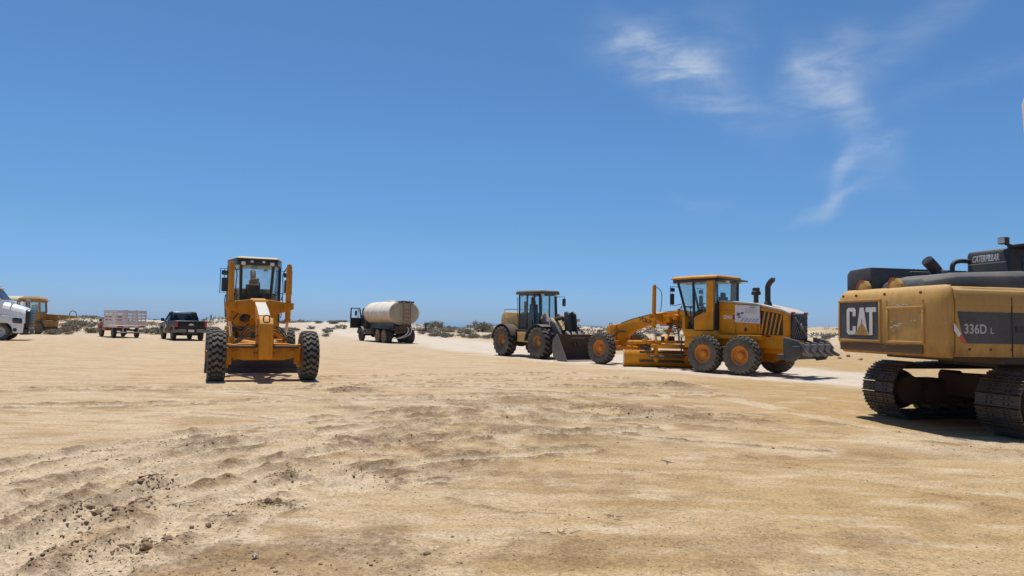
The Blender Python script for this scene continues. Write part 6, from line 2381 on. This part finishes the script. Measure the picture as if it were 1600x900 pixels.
def scatter_shrubs():
    rnd = random.Random(12)

    def patch(n, px0, px1, d0, d1, s0, s1, kind, label, group):
        for _ in range(n):
            t_ = (rnd.uniform(px0, px1) - 800) / 1067.0
            d = rnd.uniform(d0, d1)
            shrub(t_ * d, d, rnd.uniform(s0, s1), kind, label, group, rnd)
    patch(20, 62, 158, 64, 78, 0.55, 1.1, 'low', 'low grey-green desert shrub on the pale dune between the semi truck and the stake truck', 'shrubs left of the stake truck')
    patch(5, 74, 128, 58, 61, 0.5, 0.9, 'low', 'grey-green shrub in the row just under the long boom of the old crane', 'shrubs under the crane boom')
    patch(7, 226, 262, 62, 72, 0.6, 1.0, 'low', 'grey-green desert shrub on the dune in the gap between stake truck and dark pickup', 'shrubs between the two pickups')
    patch(40, 60, 335, 84, 122, 0.3, 0.75, 'low', 'small dark shrub dotted on the far white dunes at the left', 'shrubs on the far left dunes')
    patch(36, 70, 560, 108, 124, 0.35, 0.8, 'low', 'tiny dark scrub along the far dune crest against the sea at left of centre', 'scrub on the far crest')
    patch(36, 440, 556, 66, 118, 0.35, 0.85, 'low', 'grey shrub on the dune between the nose-on grader and the tanker truck', 'shrubs left of the tanker')
    patch(42, 656, 790, 70, 88, 0.4, 0.95, 'low', 'grey-brown shrub in the thick scrub between tanker truck and wheel loader', 'shrubs right of the tanker')
    patch(16, 660, 792, 88, 112, 0.5, 0.95, 'low', 'dark shrub on the dune crest between tanker truck and wheel loader', 'shrubs on the crest right of the tanker')
    patch(4, 676, 702, 92, 100, 0.9, 1.3, 'tall', 'tall bare branchy bush standing up from the dune crest beside the tanker truck', 'tall bushes by the tanker')
    patch(8, 738, 782, 84, 96, 0.9, 1.3, 'tall', 'tall wispy bare bush on the dune just behind the wheel loader', 'tall bushes by the loader')
    patch(34, 880, 1290, 72, 112, 0.4, 0.9, 'low', 'dark shrub on the dune seen past the side-on yellow grader', 'shrubs behind the side-on grader')
    patch(30, 1284, 1500, 58, 90, 0.4, 0.9, 'low', 'small shrub on the dune between side-on grader and excavator', 'shrubs at the right dune')

scatter_shrubs()


# ------------------------------------------------------------------ loose soil, clods and litter
CLOD = None


def clod_mat():
    m, t, bs = mat_new('dry_clod')
    tc = t.node('ShaderNodeNewGeometry').outputs['Position']
    c = t.mix(t.noise(tc, 3.0, 4, 0.6), (0.20, 0.135, 0.08), (0.34, 0.24, 0.14))
    t.link(c, bs.inputs['Base Color'])
    bs.inputs['Roughness'].default_value = 0.95
    bs.inputs['Specular IOR Level'].default_value = 0.1
    bp = t.node('ShaderNodeBump')
    bp.inputs['Distance'].default_value = 0.01
    bp.inputs['Strength'].default_value = 0.7
    t.link(t.noise(tc, 60.0, 4, 0.7), bp.inputs['Height'])
    t.link(bp.outputs[0], bs.inputs['Normal'])
    return m


def lump(bm, c, r, rnd, sub=1):
    res = bmesh.ops.create_icosphere(bm, subdivisions=sub, radius=1.0)
    sx, sy, sz = r * rnd.uniform(0.7, 1.3), r * rnd.uniform(0.7, 1.3), r * rnd.uniform(0.5, 0.9)
    a = rnd.random() * 6.28
    ca, sa = cos(a), sin(a)
    for v in res['verts']:
        k = rnd.uniform(0.72, 1.18)
        x, y, z = v.co.x * sx * k, v.co.y * sy * k, v.co.z * sz * k
        v.co = (c[0] + x * ca - y * sa, c[1] + x * sa + y * ca, c[2] + z)


def scatter_clods():
    rnd = random.Random(31)
    cm = clod_mat()
    P = []
    for (pts, hh, wd) in BERMS:
        L = [sqrt((b[0] - a[0]) ** 2 + (b[1] - a[1]) ** 2) for a, b in zip(pts[:-1], pts[1:])]
        n = int(sum(L) * (70 if hh > 0.025 else 16))
        for _ in range(n):
            i = rnd.choices(range(len(L)), L)[0]
            t_ = rnd.random()
            a, b = pts[i], pts[i + 1]
            P.append((a[0] + (b[0] - a[0]) * t_ + rnd.gauss(0, wd * 0.8 + 0.06), a[1] + (b[1] - a[1]) * t_ + rnd.gauss(0, wd * 0.8 + 0.06), min(0.024, rnd.lognormvariate(-5.2, 0.45))))
    for (x, y, rx, ry, hh) in HEAPS:
        for _ in range(80):
            P.append((x + rnd.gauss(0, rx * 0.7), y + rnd.gauss(0, ry * 0.7), min(0.05, rnd.lognormvariate(-4.75, 0.5))))
    for (x, y, rx, ry, am) in BROWN:
        for _ in range(int(220 * am * max(1, rx * ry) ** 0.7)):
            P.append((x + rnd.gauss(0, rx * 0.62), y + rnd.gauss(0, ry * 0.62), min(0.028, rnd.lognormvariate(-5.1, 0.5))))
    for _ in range(9000):
        y = 4.5 + 14 * rnd.random() ** 2.0
        P.append((rnd.uniform(-0.8, 0.8) * y, y, min(0.016, rnd.lognormvariate(-5.55, 0.35))))
    xs = np.array([p[0] for p in P]); ys = np.array([p[1] for p in P])
    zs = terrain(xs, ys)
    bm = bmesh.new()
    bmesh.ops.create_icosphere(bm, subdivisions=1, radius=1.0)
    base = np.array([v.co[:] for v in bm.verts])
    tri = np.array([[v.index for v in f.verts] for f in bm.faces])
    bm.free()
    rg = np.random.default_rng(5)
    n, nv = len(P), len(base)
    rad = np.array([p[2] for p in P])
    sc = rad[:, None] * np.stack([rg.uniform(.7, 1.4, n), rg.uniform(.7, 1.4, n), rg.uniform(.4, .8, n)], 1)
    V = base[None] * sc[:, None, :] * rg.uniform(0.7, 1.2, (n, nv, 1))
    an = rg.uniform(0, 6.28, n)
    ca, sa = np.cos(an)[:, None], np.sin(an)[:, None]
    V = np.stack([V[..., 0] * ca - V[..., 1] * sa + xs[:, None], V[..., 0] * sa + V[..., 1] * ca + ys[:, None], V[..., 2] + (zs + rad * 0.1)[:, None]], -1)
    F_ = (tri[None] + (np.arange(n) * nv)[:, None, None]).reshape(-1, 3).astype(np.int32)
    me = bpy.data.meshes.new('soil_crumbs')
    me.vertices.add(n * nv)
    me.vertices.foreach_set('co', V.astype(np.float32).ravel())
    me.loops.add(F_.size)
    me.loops.foreach_set('vertex_index', F_.ravel())
    me.polygons.add(len(F_))
    me.polygons.foreach_set('loop_start', np.arange(0, F_.size, 3, dtype=np.int32))
    me.update(calc_edges=True)
    me.materials.append(cm)
    o = put('soil_crumbs', me)
    o['kind'] = 'stuff'
    o['label'] = 'brown soil crumbs and clods strewn over the churned sand'
    # the larger clods are things one could pick up
    big = [(-3.62, 5.98, .055), (-3.46, 5.86, .05), (-3.38, 6.02, .042), (-3.52, 6.12, .045), (-3.34, 5.90, .035), (-3.24, 6.1, .04),
           (-2.18, 6.30, .042), (-2.10, 6.36, .03), (-2.42, 5.62, .032), (-2.62, 5.36, .045), (-2.72, 5.22, .04), (-2.66, 5.12, .05), (-2.80, 5.12, .03), (-2.36, 5.9, .026), (-2.5, 5.5, .025)]
    for k, (x, y, r) in enumerate(big):
        r *= 0.82
        bm = bmesh.new()
        lump(bm, (0, 0, 0), r, rnd, 2)
        me = bpy.data.meshes.new('dirt_clod')
        bm.to_mesh(me)
        bm.free()
        me.materials.append(cm)
        o = put('dirt_clod', me)
        o.location = (x, y, ground_z(x, y) + r * 0.35)
        if k < 6:
            tag(o, 'fist-sized brown dirt clod on the loose soil heap in the left foreground', 'clod', 'clods on the left heap')
        else:
            tag(o, 'brown dirt clod in the line of clods right of the loose heap at lower left', 'clod', 'clods beside the left wheel track')


scatter_clods()


def far_scrub():
    """thin low scrub that covers the far dunes in ragged swathes, far too much to count"""
    rg = np.random.default_rng(9)
    n = 9000
    y = rg.uniform(70, 126, n)
    x = rg.uniform(-0.86, 0.86, n) * y
    k = fbm(x / 7.0, y / 6.0, 4, 91)
    ok = (k > 0.49) & ((np.abs(x / y + 0.14) > 0.13) | (y > 86))
    # keep the chalky road clear
    d, _, _ = seg_dist(x, y, ROAD)
    ok &= d > 8
    x, y = x[ok], y[ok]
    z = terrain(x, y)
    m, q = len(x), 9
    c = np.stack([x, y, z], 1)[:, None, :] + rg.normal(0, 1, (m, q, 3)) * np.array([0.32, 0.32, 0.09]) + np.array([0, 0, 0.16])
    u = rg.normal(0, 1, (m, q, 3)); u /= np.linalg.norm(u, axis=2, keepdims=True)
    v = rg.normal(0, 1, (m, q, 3)); v /= np.linalg.norm(v, axis=2, keepdims=True)
    su = rg.uniform(0.05, 0.13, (m, q, 1)); sv = rg.uniform(0.03, 0.08, (m, q, 1))
    P = np.stack([c - u * su - v * sv, c + u * su - v * sv, c + u * su + v * sv, c - u * su + v * sv], 2).reshape(-1, 3)
    nf = m * q
    me = bpy.data.meshes.new('far_scrub')
    me.vertices.add(nf * 4)
    me.vertices.foreach_set('co', P.astype(np.float32).ravel())
    me.loops.add(nf * 4)
    me.loops.foreach_set('vertex_index', np.arange(nf * 4, dtype=np.int32))
    me.polygons.add(nf)
    me.polygons.foreach_set('loop_start', np.arange(0, nf * 4, 4, dtype=np.int32))
    me.update(calc_edges=True)
    me.materials.append(LEAF)
    o = put('far_scrub', me)
    o['kind'] = 'stuff'
    o['label'] = 'thin grey-green ground scrub in ragged swathes over the far dunes'


far_scrub()


def litter():
    rnd = random.Random(8)

    def scrap(name, label, x, y, w, d, mat, h=0.03):
        b = MB()
        nx, ny = 5, 4
        for off in (0, 0.003):
            g_ = [[b.bm.verts.new((w * (i / nx - .5) * rnd.uniform(.8, 1.1), d * (j / ny - .5) * rnd.uniform(.8, 1.1), h * rnd.random() + off)) for i in range(nx + 1)] for j in range(ny + 1)]
            for j in range(ny):
                for i in range(nx):
                    b.bm.faces.new([g_[j][i], g_[j][i + 1], g_[j + 1][i + 1], g_[j + 1][i]])
        o = b.build(name, mat)
        o.location = (x, y, ground_z(x, y) + 0.004)
        o.rotation_euler = (0, 0, rnd.random() * 6)
        tag(o, label, 'litter')
    scrap('plastic_scrap', 'crumpled white plastic scrap on the sand left of the tread prints', -3.02, 7.51, 0.08, 0.045, M['off_white'])
    scrap('paper_scrap', 'flat white scrap lying on the sand in the middle of the pad', -0.18, 11.83, 0.22, 0.05, M['off_white'], 0.02)
    scrap('red_scrap', 'small red scrap caught in dry twigs in the left foreground', -3.68, 6.98, 0.09, 0.05, M['orange_red'])
    scrap('paper_scrap', 'tiny white scrap at the bottom edge left of centre', -1.78, 4.92, 0.045, 0.03, M['off_white'])
    tw_all = [(-3.55, 7.02, 0.16), (-3.45, 6.95, 0.2), (-2.92, 6.15, 0.2), (-2.4, 6.0, 0.14), (-4.1, 5.6, 0.16), (-5.2, 8.8, 0.2), (0.9, 6.1, 0.12), (0.45, 5.62, 0.16), (2.0, 8.7, 0.22), (1.15, 5.3, 0.16), (-1.0, 8.0, 0.15), (-4.6, 6.2, 0.18)]
    for x, y, L in tw_all[:9]:
        b = MB()
        for _ in range(5):
            a = rnd.random() * 6.28
            p = Vector((rnd.gauss(0, .04), rnd.gauss(0, .04), 0.01))
            pts = [p]
            for s_ in range(4):
                a += rnd.uniform(-.6, .6)
                p = p + Vector((cos(a), sin(a), rnd.uniform(-.10, .25))) * L * 0.15
                p.z = max(0.006, p.z)
                pts.append(p.copy())
            b.tube(pts, 0.004, 4, 0.002)
        o = b.build('dry_twig', TWIG)
        o.location = (x, y, ground_z(x, y))
        tag(o, 'thin dry brown twig lying on the sand', 'twig', 'dry twigs on the sand')
    clods_mat = bpy.data.materials['dry_clod']
    for (px, d, s) in [(1312, 40, .13), (1345, 39, .10), (1326, 43, .16)]:
        bm = bmesh.new()
        lump(bm, (0, 0, 0), s, rnd, 2)
        me = bpy.data.meshes.new('rock')
        bm.to_mesh(me); bm.free()
        me.materials.append(clods_mat)
        o = put('rock', me)
        x = (px - 800) / 1067 * d
        o.location = (x, d, ground_z(x, d) + s * 0.3)
        tag(o, 'brown-grey rock on the sand beyond the excavator, beside the grader ripper', 'rock', 'rocks between ripper and excavator')
    # posts
    x, y = (331 - 800) / 1067 * 95, 95.0
    b = MB()
    b.tube([(0, 0, -0.2), (0.02, 0, 1.5)], 0.11, 7, 0.09)
    o = b.build('wooden_post', M['rust'])
    o.location = (x, y, ground_z(x, y))
    tag(o, 'short dark wooden post standing on the dune right of the dark pickup', 'post')
    b = MB()
    b.loft([[(-0.14, -0.14, 0), (0.14, -0.14, 0), (0.14, 0.14, 0), (-0.14, 0.14, 0)], [(-0.13, -0.13, 9.35), (0.13, -0.13, 9.35), (0.13, 0.13, 9.35), (-0.13, 0.13, 9.35)], [(-0.03, -0.03, 9.7), (0.03, -0.03, 9.7), (0.03, 0.03, 9.7), (-0.03, 0.03, 9.7)]])
    o = b.build('pale_post', M['pale_post'], bevel=0.01)
    o.location = (17.38, 22.0, -0.1)
    o.rotation_euler = (0, R(-3.6), 0)
    tag(o, 'tall pale post with pointed cap at the right edge of the sky', 'post')


litter()
